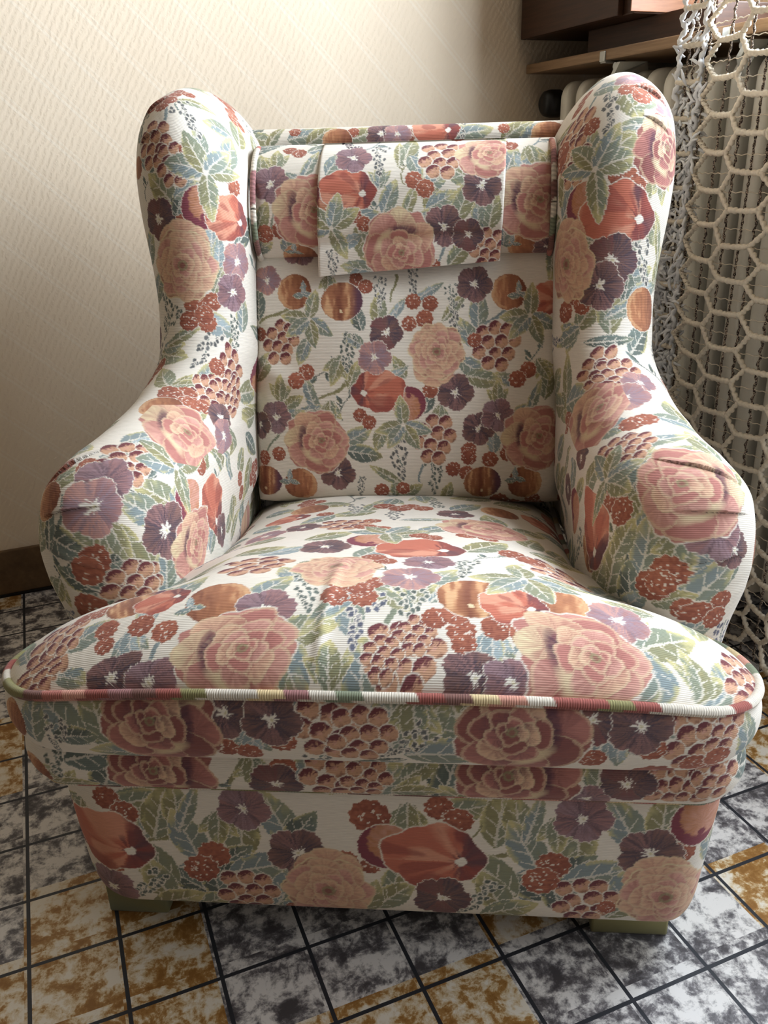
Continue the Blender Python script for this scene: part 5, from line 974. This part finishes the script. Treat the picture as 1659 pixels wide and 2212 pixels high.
  ('C',0.4941,0.5833,0.0356,-1.55,-1,0), ('C',0.057,0.983,0.033,5.5,1,3), ('C',0.661,0.644,0.032,5.3,1,1), ('C',0.113,0.047,0.032,2.6,1,1), ('C',0.603,0.898,0.032,5.1,1,0),
  ('C',0.079,0.085,0.036,1.7,1,3), ('C',0.749,0.627,0.033,2.6,1,0), ('C',0.004,0.284,0.037,3.3,1,2), ('C',0.987,0.542,0.033,3.8,1,1), ('C',0.133,0.305,0.032,2.4,1,1),
  ('Q',0.6641,0.287,0.032,-1.32,-1,0), ('M',0.439,0.4224,0.0403,-1.39,-1,0), ('M',0.6396,0.1847,0.0372,-0.3,-1,0), ('M',0.973,0.475,0.031,4.7,1,2), ('M',0.957,0.038,0.037,3.1,1,3),
  ('O',0.446,0.4949,0.056,-1.61,-1,0), ('O',0.6523,0.3129,0.058,-0.44,-1,0), ('O',0.241,0.436,0.046,2.3,1,1), ('O',0.523,0.225,0.041,4.2,1,1), ('O',0.996,0.381,0.04,5.9,1,1),
  ('O',0.035,0.623,0.045,0.8,1,0), ('O',0.382,0.254,0.042,2.6,1,0), ('O',0.163,0.568,0.044,3.9,1,2), ('O',0.384,0.127,0.042,0.2,1,2), ('F',0.4201,0.4389,0.0635,-1.4,-1,0),
  ('F',0.6306,0.3782,0.0564,-0.98,-1,0), ('F',0.903,0.903,0.047,0.2,1,0), ('P',0.3672,0.5192,0.0248,-1.32,-1,1), ('P',0.3896,0.5936,0.0248,-1.59,-1,1), ('P',0.4687,0.4899,0.0399,-1.61,-1,3),
  ('P',0.4813,0.4658,0.0371,-1.59,-1,0), ('P',0.5419,0.523,0.0275,-1.09,-1,1), ('P',0.5579,0.4772,0.0399,-1.82,-1,1), ('P',0.6115,0.3374,0.0303,-2.23,-1,3), ('P',0.6635,0.5477,0.0248,-1.76,-1,0),
  ('P',0.6554,0.5223,0.0371,-1.58,-1,2), ('P',0.6255,0.1635,0.0275,-1.34,-1,0), ('P',0.003,0.869,0.03,6.3,1,2), ('P',0.436,0.797,0.028,0.3,1,0), ('P',0.563,0.907,0.032,4,1,2),
  ('P',0.712,0.661,0.03,5,1,0), ('P',0.867,0.691,0.031,1.4,1,1), ('P',0.474,0.75,0.029,0.4,1,1), ('P',0.127,0.475,0.029,4.3,1,1), ('P',0.634,0.729,0.029,5.6,1,1),
  ('P',0.764,0.767,0.032,5.1,1,0), ('P',0.544,0.081,0.031,5.8,1,0), ('P',0.208,0.53,0.029,1.7,1,1), ('P',0.715,0.119,0.028,0.3,1,0), ('P',0.624,0.648,0.029,3.3,1,0),
  ('A',0.4646,0.3736,0.0607,1.67,-1,0), ('A',0.285,0.398,0.05,6.2,1,3), ('A',0.319,0.86,0.047,1.5,1,1), ('A',0.014,0.394,0.05,5.7,1,1), ('R',0.4097,0.5892,0.0523,-1.94,-1,1),
  ('R',0.574,0.4114,0.0713,-2.33,-1,0), ('R',0.6375,0.5016,0.0641,-1.45,1,0), ('R',0.149,0.949,0.056,5.1,1,0), ('R',0.168,0.398,0.055,5.3,1,0), ('R',0.85,0.606,0.05,5.3,1,3),
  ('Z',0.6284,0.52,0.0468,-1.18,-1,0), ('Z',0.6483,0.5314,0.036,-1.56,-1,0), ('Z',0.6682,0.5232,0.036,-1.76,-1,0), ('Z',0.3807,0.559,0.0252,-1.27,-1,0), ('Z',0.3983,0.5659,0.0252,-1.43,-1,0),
 ],
}
CAMR = [[0.927206, -0.373602, -0.026675], [-0.16877, -0.353149, -0.920219], [0.334375, 0.857734, -0.390494]]
CAMC = [-0.28435, -0.75513, 0.92112]
# ------------------------------------------------------------------ assembly
def grid_mesh(name, parts, parent, mat=None, **props):
    """parts: list of (grid, colours, flip) -> one mesh object with the woven colours and a metric UV map"""
    VS, FS, CS, US = [], [], [], []; k = 0
    for G, V, flip in parts:
        n, m = G.shape[:2]
        idx = np.arange(n*m).reshape(n, m)+k
        q = np.stack([idx[:-1, :-1], idx[:-1, 1:], idx[1:, 1:], idx[1:, :-1]], -1).reshape(-1, 4)
        if flip: q = q[:, ::-1]
        VS.append(G.reshape(-1, 3)); FS.append(q); CS.append(V.reshape(-1, 3)); k += n*m
        lc = np.linalg.norm(np.diff(G[n//2], axis=0), axis=1); lr = np.linalg.norm(np.diff(G[:, m//2], axis=0), axis=1)
        uu, vv = np.meshgrid(np.r_[0, np.cumsum(lc)], np.r_[0, np.cumsum(lr)]); US.append(np.stack([uu, vv], -1).reshape(-1, 2))
    V = np.concatenate(VS); F = np.concatenate(FS); Cc = np.concatenate(CS); U = np.concatenate(US)
    me = bpy.data.meshes.new(name)
    me.vertices.add(len(V)); me.vertices.foreach_set('co', V.astype(np.float32).ravel())
    me.loops.add(F.size); me.loops.foreach_set('vertex_index', F.astype(np.int32).ravel())
    me.polygons.add(len(F)); me.polygons.foreach_set('loop_start', np.arange(0, F.size, 4, dtype=np.int32))
    me.polygons.foreach_set('use_smooth', np.ones(len(F), bool))
    me.update(calc_edges=True)
    at = me.color_attributes.new('weave', 'FLOAT_COLOR', 'POINT')
    at.data.foreach_set('color', np.c_[np.clip(Cc, 0, 1), np.ones(len(Cc))].astype(np.float32).ravel())
    uv = me.uv_layers.new(name='UVMap'); uv.data.foreach_set('uv', U[F.ravel()].astype(np.float32).ravel())
    me.materials.append(mat or M['fabric'])
    return link(bpy.data.objects.new(name, me), parent, **props)

def cord_grid(P, r, closed=False, n=10):
    P = np.asarray(P, float)
    T = np.gradient(P, axis=0); T /= np.linalg.norm(T, axis=1)[:, None]+1e-9
    up = np.array([0, 0, 1.]); N = np.cross(T, up); bad = np.linalg.norm(N, axis=1) < .15
    N[bad] = np.cross(T[bad], np.array([0, 1., 0])); N /= np.linalg.norm(N, axis=1)[:, None]; B = np.cross(N, T)
    a = np.linspace(0, 2*PI, n+1)
    return P[:, None]+r*(np.cos(a)[None, :, None]*N[:, None]+np.sin(a)[None, :, None]*B[:, None])
def cord_colours(G, seed):
    n, m = G.shape[:2]; s = np.r_[0, np.cumsum(np.linalg.norm(np.diff(G[:, 0], axis=0), axis=1))]
    cols = [CREAM, PAL['rosed']*1.2, PAL['sage'], CREAM, PAL['pink'], CREAM*.9, PAL['yel'], PAL['purb'], CREAM, PAL['pinkl'], PAL['olive'], PAL['mauve']]
    q = s[:, None]/.026+np.linspace(0, .5, m)[None]
    k = np.floor(q).astype(int); rr = (hash2(k, k*0, seed)*len(cols)).astype(int) % len(cols)
    V = np.array(cols)[rr]
    rib = .80+.20*np.sin((s[:, None]+np.linspace(0, .003, m)[None])/.0032*2*PI)
    return V*rib[..., None]

def pleats(G, items):
    """the tucks at the rolled edges: cloth above each dark line stands slightly proud"""
    n, m = G.shape[:2]
    Nn = np.cross(np.gradient(G, axis=1), np.gradient(G, axis=0)); Nn /= np.linalg.norm(Nn, axis=2)[..., None]+1e-9
    jj, ii = np.meshgrid(np.arange(m), np.arange(n))
    for (t, a, c, r, ang, mir, var) in items:
        if t != 'Z': continue
        i, j = int(a*(n-1)), int(c*(m-1)); du, dv = jac(G, i, j, 4); lv = np.linalg.norm(dv); e1 = dv/lv; sk = du@e1; ln = np.linalg.norm(du-e1*sk)
        x = ((jj-j)*lv+(ii-i)*sk); y = (ii-i)*ln
        Y = x*math.cos(ang)+y*math.sin(ang); X = (x*math.sin(ang)-y*math.cos(ang))
        amt = .0045*np.exp(-np.maximum(0, Y)/.02)*(Y > 0)*np.clip(1.2-np.abs(X)/r, 0, 1)*(np.abs(Y) < .1)
        s = 1. if Nn[i, j]@np.array([0, -1., .3]) > 0 else -1.
        G += Nn*(amt*s)[..., None]
    return G

ROT = math.radians(-26.3)
chair = empty('armchair', (-.0064, .003, 0), ROT, label='high-backed wing armchair covered in floral tapestry, standing in the corner', category='armchair')
GR = grids()
COLS = {}
for k_, G_ in GR.items():
    it = PATTERN.get(k_, [])
    COLS[k_] = paint(G_, it, sum(map(ord, k_)))
    pleats(G_, it)

grid_mesh('base', [(GR['base'], COLS['base'], False)], chair)
grid_mesh('seat_platform', [(GR['deck'], COLS['deck'], False)], chair)
def flat_fill(G):
    """underside closing the cushion"""
    P = G[-1]; c = P.mean(0); t = np.linspace(0, 1, 8)[:, None, None]
    return P[None]*(1-t)+c[None, None]*t
sb = flat_fill(GR['seat_box'])
seat = grid_mesh('seat_cushion', [(GR['seat_top'], COLS['seat_top'], True), (GR['seat_box'], COLS['seat_box'], True), (sb, np.broadcast_to(CREAM, sb.shape), True)], chair)
rim = seat_rim(GR['seat_top']); rn = out_normal(rim[:, :2]); rim = rim+np.c_[rn*.0025, np.full(len(rim), .0005)]
cg = cord_grid(rim, .0058); grid_mesh('piping', [(cg, cord_colours(cg, 3), False)], seat)
bot = GR['seat_box'][int(len(GR['seat_box'])*.80)]
backc = grid_mesh('back_cushion', [(GR['back'], COLS['back'], False)], chair)
head = grid_mesh('head_cushion', [(GR['head'], COLS['head'], False)], chair)
for sgn in (-1, 1):
    zz = np.linspace(-PI/2-.5, PI/2+.5, 160)
    P = np.stack([np.full(160, .008+sgn*.229), .600-.062*np.cos(zz)+.18*(.083*np.sin(zz)+.09), .852+.083*np.sin(zz)], 1)
    cg = cord_grid(P, .0045); grid_mesh('piping', [(cg, cord_colours(cg, 8+sgn), False)], head)
fl = GR['flap']; fb = fl[:, ::-1]+np.array([0, .0035, 0])
grid_mesh('flap', [(fl, COLS['flap'], False), (fb, COLS['flap'][:, ::-1]*.8, False)], head)
grid_mesh('backrest', [(GR['rest'], COLS['rest'], False)], chair)
grid_mesh('wing_arm', [(GR['wing_l'], COLS['wing_l'], False)], chair)
grid_mesh('wing_arm', [(GR['wing_r'], COLS['wing_r'], False)], chair)
# thin piping between platform and base
P, _ = rr_outline(.393, -.063, .3, .042, 900); P = np.c_[P, np.full(len(P), .2655)]
cg = cord_grid(P, .0035); grid_mesh('piping', [(cg, cord_colours(cg, 21), False)], bpy.data.objects['seat_platform'])
fcol = S(120, 110, 84)
for sx, x0, x1 in ((-1, -.366, -.285), (1, .266, .362)):
    for y0 in (-.008, .66):
        m_ = MB(); m_.box((x0, y0, 0), (x1, y0+.09, .055), .004)
        f_ = m_.build('foot', M['fabric'], chair, True)
        at = f_.data.color_attributes.new('weave', 'FLOAT_COLOR', 'POINT')
        vals = []
        for v in f_.data.vertices:
            vals += list([PAL['olive'], PAL['sage'], PAL['olive'], PAL['yolk']][(int((v.co.x+1)*40)+int(v.co.z*30)) % 4]*.75)+[1.]
        at.data.foreach_set('color', vals)

# ------------------------------------------------------------------ the room
BY, RX = 1.192, 1.10        # back wall, right wall
WY0, WY1, WZ0, WZ1 = -.50, .60, 1.14, 2.2
DY0, DY1, DZ0, DZ1 = -1.45, -.50, .06, 2.2
def slab(name, a, b, mat, **p):
    m = MB(); m.box(a, b); return m.build(name, mat, None, **p)
slab('unseen_wall_left', (-2.52, -2.4, 0), (-2.4, BY, 2.6), M['plainwall'], kind='structure')  # unseen wall, added to block light from the left; darkened to cut bounce
slab('unseen_ceiling', (-2.52, -2.4, 2.6), (RX+.12, BY+.12, 2.7), M['plainwall'], kind='structure')  # unseen, added to close off ambient light above; same darkened surface
slab('wall_back', (-2.52, BY, 0), (RX+.12, BY+.12, 2.6), M['wall'], kind='structure')
w = MB()   # right wall with a window above the shelf and a glazed door nearer the camera
w.box((RX, -2.4, 0), (RX+.12, DY0, 2.6)); w.box((RX, DY0, 0), (RX+.12, DY1, DZ0)); w.box((RX, DY0, DZ1), (RX+.12, DY1, 2.6)); w.box((RX, DY1, 0), (RX+.12, WY0, 2.6))
w.box((RX, WY0, 0), (RX+.12, WY1, WZ0)); w.box((RX, WY0, WZ1), (RX+.12, WY1, 2.6)); w.box((RX, WY1, 0), (RX+.12, BY, 2.6))
w.build('wall_right', M['wall'], None, kind='structure')
# floor: one quad per tile, each with its own tint
GX, GY = -.446, .128; T_ = .11
och = {(0,-1),(0,0),(0,1),(1,0),(1,-1),(1,1),(-1,1),(-1,0),(3,2),(4,2),(2,2),(5,1),(4,3),(8,2),(-1,-4),(-1,-5),(9,3),(1,2),(0,2),(3,3),(10,1),(2,3)}
gry = {(2,0),(2,1),(3,1),(4,1),(3,0),(5,2),(6,2),(6,3),(7,3),(5,3),(7,2),(8,3),(9,1),(8,1),(0,-2),(0,-3),(0,-4),(-1,-2),(-1,-3),(-1,-1),(6,1),(7,1),(9,2),(9,0),(8,0)}
V = []; F = []; tint = []; shift = []
i0 = int((-2.4-GX)/T_)-1; i1 = int((RX-GX)/T_)+1
rs = random.Random(11)
for i in range(i0, i1+1):
    for j in range(-11, 24):
        x0, x1 = GX+i*T_, GX+(i+1)*T_; y1, y0 = GY-j*T_, GY-j*T_-T_
        # tile (i, j) lies between lines j (far) and j+1 (near)
        x0, x1 = max(-2.4, x0), min(RX, x1); y0, y1 = max(-2.4, y0), min(BY, y1)
        if x1-x0 < 1e-4 or y1-y0 < 1e-4: continue
        k = len(V); V += [(x0, y0, 0), (x1, y0, 0), (x1, y1, 0), (x0, y1, 0)]; F.append((k, k+1, k+2, k+3))
        h_ = rs.random()
        tint.append(1. if (i, j) in och else 0. if (i, j) in gry else float(h_ < .33))
        shift += [rs.uniform(0, 9), rs.uniform(0, 9), rs.uniform(0, 9)]
fo = mesh_obj('floor', V, F, M['floor'], None, kind='structure')
a_ = fo.data.attributes.new('tint', 'FLOAT', 'FACE'); a_.data.foreach_set('value', tint)
a_ = fo.data.attributes.new('shift', 'FLOAT_VECTOR', 'FACE'); a_.data.foreach_set('vector', shift)
sk = MB(); sk.box((-2.4, BY-.012, .006), (RX, BY, .112), .002); sk.build('baseboard_back', M['skirt'], None, kind='structure')
sk = MB(); sk.box((RX-.012, DY1+.03, .006), (RX, BY-.012, .112), .002); sk.build('baseboard_right', M['skirt'], None, kind='structure')
gp = MB(); gp.box((-2.4, BY-.016, .0003), (RX-.012, BY-.001, .006)); gp.build('gap_shade_strip_1', M['hole'], None, kind='structure')  # dark strip painting the shade in the gap below the skirting
def opening(name, y0, y1, z0, z1, fname):
    wf = empty(name, (RX+.05, (y0+y1)/2, z0), 0, kind='structure')
    hy, hz = (y1-y0)/2, z1-z0; fm = MB()
    for a, b in (((-.025, -hy, 0), (.025, hy, .05)), ((-.025, -hy, hz-.05), (.025, hy, hz)), ((-.025, -hy, .05), (.025, -hy+.05, hz-.05)), ((-.025, hy-.05, .05), (.025, hy, hz-.05)), ((-.025, -.025, .05), (.025, .025, hz-.05))):
        fm.box(a, b)
    fm.build(fname, M['frame'], wf)
    gl = MB(); gl.box((-.003, -hy+.05, .05), (.003, hy-.05, hz-.05)); gl.build('pane', M['glass'], wf)
opening('window_1', WY0, WY1, WZ0, WZ1, 'window_frame')
opening('door_1', DY0, DY1, DZ0, DZ1, 'door_frame')

# radiator: a row of cast columns
rad = empty('radiator', (.90, .5, .10), 0, label='cream column radiator behind the crochet curtain, under the wooden shelf', category='radiator')
RZ0, RZ1, RXB = .0, .966, .13
def column(y):
    m = MB()
    # rounded plate: outline in x-z, thickness in y, with softened edges
    r = .035; prof = []
    for cx, cz, a0 in ((r, RZ1-r, PI/2), (r, RZ0+r, PI), (RXB-r, RZ0+r, 1.5*PI), (RXB-r, RZ1-r, 2*PI)):
        for k in range(8):
            a = a0+k/7*PI/2; prof.append((cx+r*math.cos(a), cz+r*math.sin(a)))
    prof = np.array(prof); c = prof.mean(0)
    rings = []
    for dy, sc in ((-.018, .016), (-.018, .009), (-.0145, .003), (-.008, 0), (.008, 0), (.0145, .003), (.018, .009), (.018, .016)):
        d = prof-c; q = prof-sc*np.sign(d)*np.minimum(1, np.abs(d)/.03)
        rings.append(np.c_[q[:, 0], np.full(len(q), y+dy), q[:, 1]])
    n = len(prof); V = np.concatenate(rings)
    F = [(k*n+j, (k+1)*n+j, (k+1)*n+(j+1) % n, k*n+(j+1) % n) for k in range(len(rings)-1) for j in range(n)]
    F += [tuple(range(n)), tuple((len(rings)-1)*n+j for j in range(n))[::-1]]
    m.add(V, F); return m
for k in range(17):
    column(.577-.06*k).build('column', M['cream'], rad, True)
for z in (.05, .90):
    tb = MB(); tb.tube([(.075, .56, z), (.075, -.39, z)], .022, 14); tb.build('connecting_pipe', M['cream'], rad, True)
for y in (.517, -.323):
    ft = MB(); ft.box((.045, y-.018, -.10), (.10, y+.018, .02), .006); ft.build('foot', M['cream'], rad, True)
vv = MB(); vv.tube([(.03, .592, .925), (.03, .66, .925)], .012, 12); vv.tube([(.03, .60, .925), (.03, .60, .6), (.03, .6, -.0995)], .009, 10)
vl = vv.build('valve', M['cream'], rad, True)
kb = MB(); kb.lathe([(0, -.033), (.018, -.033), (.027, -.026), (.030, -.012), (.030, .010), (.025, .020), (.012, .024), (0, .024)], (.012, .632, .922), 0, 28)
kb.build('valve_knob', M['black'], vl, True)

# shelf with clips
sh = empty('wall_shelf', (.866, 1.18, 1.088), 0, label='pale wooden shelf board on grey brackets above the radiator', category='shelf')
m = MB(); m.box((0, -1.22, 0), (.234, .010, .020), .003); m.build('board', M['shelf'], sh)
for y in (-.295, -.646, -1.05):
    m = MB(); m.box((-.003, y-.009, -.003), (.014, y+.009, .017), .002); m.box((0, y-.009, -.005), (.05, y+.009, -.0005), .001)
    # pressed bracket plate running back to the wall
    m.tube([(.012, y-.025, -.012), (.09, y-.025, -.012), (.233, y-.025, -.012)], .007, 10)
    V = [(.01, y-.045, -.006), (.07, y-.055, -.006), (.07, y-.06, -.028), (.02, y-.05, -.030), (.012, y-.04, -.06), (.004, y-.035, -.03)]
    V2 = [(a, b+.012, c) for a, b, c in V]; n = len(V)
    m.add(V+V2, [tuple(range(n)), tuple(range(n, 2*n))[::-1]]+[(k, n+k, n+(k+1) % n, (k+1) % n) for k in range(n)])
    m.build('bracket', M['steel'], sh)
# wooden cabinet standing on the shelf
cb = empty('wall_cabinet', (.845, .97, 1.1085), 0, label='dark brown wooden cabinet on a plinth above the shelf, upper right corner', category='cabinet')
m = MB(); m.box((.06, -.36, .0), (.24, .03, .048), .002); m.build('plinth', M['dark'], cb)
m = MB(); m.box((.006, -.196, .048), (.25, .20, .72), .003); m.build('carcass', M['dark'], cb)
m = MB(); m.box((-.008, -.164, .048), (.005, .20, .72), .002); m.build('door', M['dark'], cb)
m = MB(); m.box((-.004, -.200, .051), (.245, -.197, .72), .001); m.build('lit_side_panel', M['lit_side'], cb)  # lighter wood tone paints the light falling on this side of the cabinet

# ------------------------------------------------------------------ crochet curtain
cu = empty('crochet_curtain', (.832, .612, 0), 0, label='cream crochet net curtain hanging in front of the radiator', category='curtain')
CB = [0]
def cpt(s, z):
    """point on the hanging net: s metres of cloth from its free edge, z height"""
    fall = smooth01((.5-z)/.5)
    y = -s*.93; x = .010*math.sin(s*21.+.6)*(1-.3*fall)+.006*math.sin(z*5+s*9)
    x += -.018*fall*math.sin(s*13)
    return np.array([x, y+.010*math.sin(z*7+1)*0-.02*float(fall)*math.sin(s*9), z])
def beaded(m, a, b, r, seed, bead=.0105):
    """twisted cotton cord between two points of the net: fat loops along its length"""
    a = np.asarray(a); b = np.asarray(b); L = np.linalg.norm(b-a); n = max(3, int(L/bead*5))
    t = np.linspace(0, 1, n); sag = (t*(1-t))[:, None]*np.array([0, 0, -.006])
    P = a+(b-a)*t[:, None]+sag
    rs = random.Random(seed); ph = rs.random()*6
    P = P+.0011*np.stack([np.sin(t*L/bead*PI*2+ph), np.cos(t*L/bead*PI*2+ph), 0*t], 1)
    m.tube(P, r*(1+.26*np.sin(t*L/bead*2*PI+ph)+.10*np.sin(t*L/.004+ph)), 7)
net = MB(); pz = .058; K = int(1.85/pz)
ps = .112/.93
rsn = random.Random(5)
zt = 1.78
def nodes(kk, row):  # hex column kk, row -> z of bar
    return zt-pz*row-(pz/2 if kk % 2 else 0)
NC = 6
s_of = lambda kk: .066+kk*(ps*.5+.0345)
wv = {}
def jit(k): 
    if k not in wv: wv[k] = np.array([rsn.uniform(-.002, .002), rsn.uniform(-.0035, .0035), rsn.uniform(-.003, .003)])
    return wv[k]
for kk in range(NC):
    s0 = .108+kk*.0845; s1 = s0+.060
    for row in range(K):
        z = nodes(kk, row)
        if z < .02: continue
        a = cpt(s0, z)+jit((kk, row, 0)); b = cpt(s1, z)+jit((kk, row, 1))
        beaded(net, a, b, .0046, kk*99+row)
        # slanted cords to the neighbouring columns' bars
        for dz in (pz/2, -pz/2):
            nr = row if (kk % 2 == 0) == (dz < 0) else (row+1 if dz < 0 else row-1)
            nr = row+(0 if dz < 0 else -1) if kk % 2 == 0 else row+(1 if dz < 0 else 0)
            if kk+1 < NC and z+dz > .02:
                c = cpt(s0+.0845, z+dz)+jit((kk+1, nr, 0)); beaded(net, b, c, .0042, kk*77+row+int(dz*900))
        if kk == 0:
            for dz in (pz/2, -pz/2):
                c = cpt(.066, z+dz)+jit((-1, row+(0 if dz < 0 else -1), 0)); beaded(net, a, c, .0042, row*7+int(dz*900))
net.build('hexagon_net', M['cord'], cu, True)
# edge ladder: two cords and rungs
ed = MB()
for q, s in enumerate((.004, .058)):
    P = []
    zs = np.arange(zt, .012, -.003)
    for z in zs: P.append(cpt(s+.0045*math.sin(z/.0145*PI+q)*.8, z)+np.array([.002*math.sin(z*160), 0, 0]))
    ed.tube(P, .0042*(1+.32*np.sin(zs/.0125*2*PI)), 7)
ed.build('edge_cord', M['white'], cu, True)
for row in range(K):
    z = nodes(0, row)
    if z < .03: continue
    rg = MB(); beaded(rg, cpt(.004, z), cpt(.060, z), .0046, row); rg.build('edge_rung', M['cord'], cu, True)
# tufts of fringe along the edge
tf = MB(); rt = random.Random(9)
for k in range(800):
    z = rt.uniform(.05, 1.6) if k < 330 else rt.uniform(.34, 1.02); s = rt.choice((.004, .012, .030, .046, .058))+rt.uniform(-.008, .008)
    p = cpt(s, z)+np.array([rt.uniform(-.004, .008), 0, 0])
    P = [p]
    d = np.array([rt.uniform(-.5, .5), rt.uniform(-1, 1), rt.uniform(-1, .8)]); d /= np.linalg.norm(d)
    for q in range(5): d = d+np.array([rt.uniform(-.5, .5) for _ in range(3)]); d /= np.linalg.norm(d); P.append(P[-1]+d*rt.uniform(.003, .008))
    tf.tube(P, [.0016, .0026, .0030, .0028, .0022, .0012], 6)
tf.build('fringe', M['white'], cu, True, kind='stuff')
# vertical two-tone chains and thin cross threads
rd = MB(); rd.tube([(.0, .04, zt+.004), (.0, -.62, zt+.004)], .009, 12); rd.tube([(.0, .02, zt+.004), (.267, .02, zt+.004)], .005, 8); rd.tube([(.0, -.60, zt+.004), (.267, -.60, zt+.004)], .005, 8)
rd.build('curtain_rod', M['steel'], cu, True)
chn = MB()
for s in (.020, .034, .050, .070, .134, .190, .226, .252, .300, .340, .392, .430, .470, .52):
    zs = np.arange(zt, .012, -.004)
    P = [cpt(s+.0012*math.sin(z*300+s*50), z)+np.array([.004+.001*math.cos(z*300), 0, 0]) for z in zs]
    chn.tube(P, .0021*(1+.35*np.sin(zs/.006*2*PI)), 6)
chn.build('chain', M['chain'], cu, True)
thr = MB()
for k in range(int(zt/.029)):
    z = zt-.029*k-.004
    if z < .015: continue
    P = [cpt(s, z+.0012*math.sin(s*300))+np.array([.003, 0, 0]) for s in np.arange(.0, .60, .006)]
    thr.tube(P, .0008, 5)
thr.build('cross_thread', M['thread'], cu, True)

# ------------------------------------------------------------------ light and camera
W = bpy.data.worlds.new('room_light'); SC.world = W; W.use_nodes = True
bg = W.node_tree.nodes['Background']; bg.inputs[0].default_value = (1., .91, .80, 1); bg.inputs[1].default_value = .17
def area(name, loc, target, sx, sy, power, col, spread=180):
    L = bpy.data.lights.new(name, 'AREA'); L.shape = 'RECTANGLE'; L.size = sx; L.size_y = sy; L.energy = power; L.color = col; L.spread = math.radians(spread)
    o = bpy.data.objects.new(name, L); o.location = loc
    o.rotation_euler = (Vector(target)-Vector(loc)).to_track_quat('-Z', 'Y').to_euler()
    return link(o)
def daylight(name, y0, y1, z0, z1, power):
    c = (RX-.005, (y0+y1)/2, (z0+z1)/2); area(name, c, (-1, c[1], c[2]), y1-y0-.1, z1-z0-.1, power, (.79, .89, 1.))
daylight('window_daylight', WY0, WY1, WZ0, WZ1, 80.)
daylight('door_daylight', DY0, DY1, DZ0, DZ1, 19.)
cam = bpy.data.cameras.new('camera'); co = bpy.data.objects.new('camera', cam); link(co)
Rm = CAMR
mw = Matrix(((Rm[0][0], -Rm[1][0], -Rm[2][0], CAMC[0]), (Rm[0][1], -Rm[1][1], -Rm[2][1], CAMC[1]), (Rm[0][2], -Rm[1][2], -Rm[2][2], CAMC[2]), (0, 0, 0, 1)))
co.matrix_world = mw
cam.sensor_fit = 'HORIZONTAL'; cam.sensor_width = 36.; cam.lens = 36*1816.443/1659; cam.clip_start = .02
SC.camera = co
SC.view_settings.view_transform = 'Standard'; SC.view_settings.look = 'None'
SC.view_settings.exposure = .16; SC.view_settings.gamma = .88
SC.cycles.max_bounces = 5; SC.cycles.diffuse_bounces = 3; SC.cycles.glossy_bounces = 2; SC.cycles.transparent_max_bounces = 8
SC.cycles.use_adaptive_sampling = True; SC.cycles.adaptive_threshold = .06; SC.cycles.adaptive_min_samples = 20; SC.cycles.caustics_reflective = False; SC.cycles.caustics_refractive = False
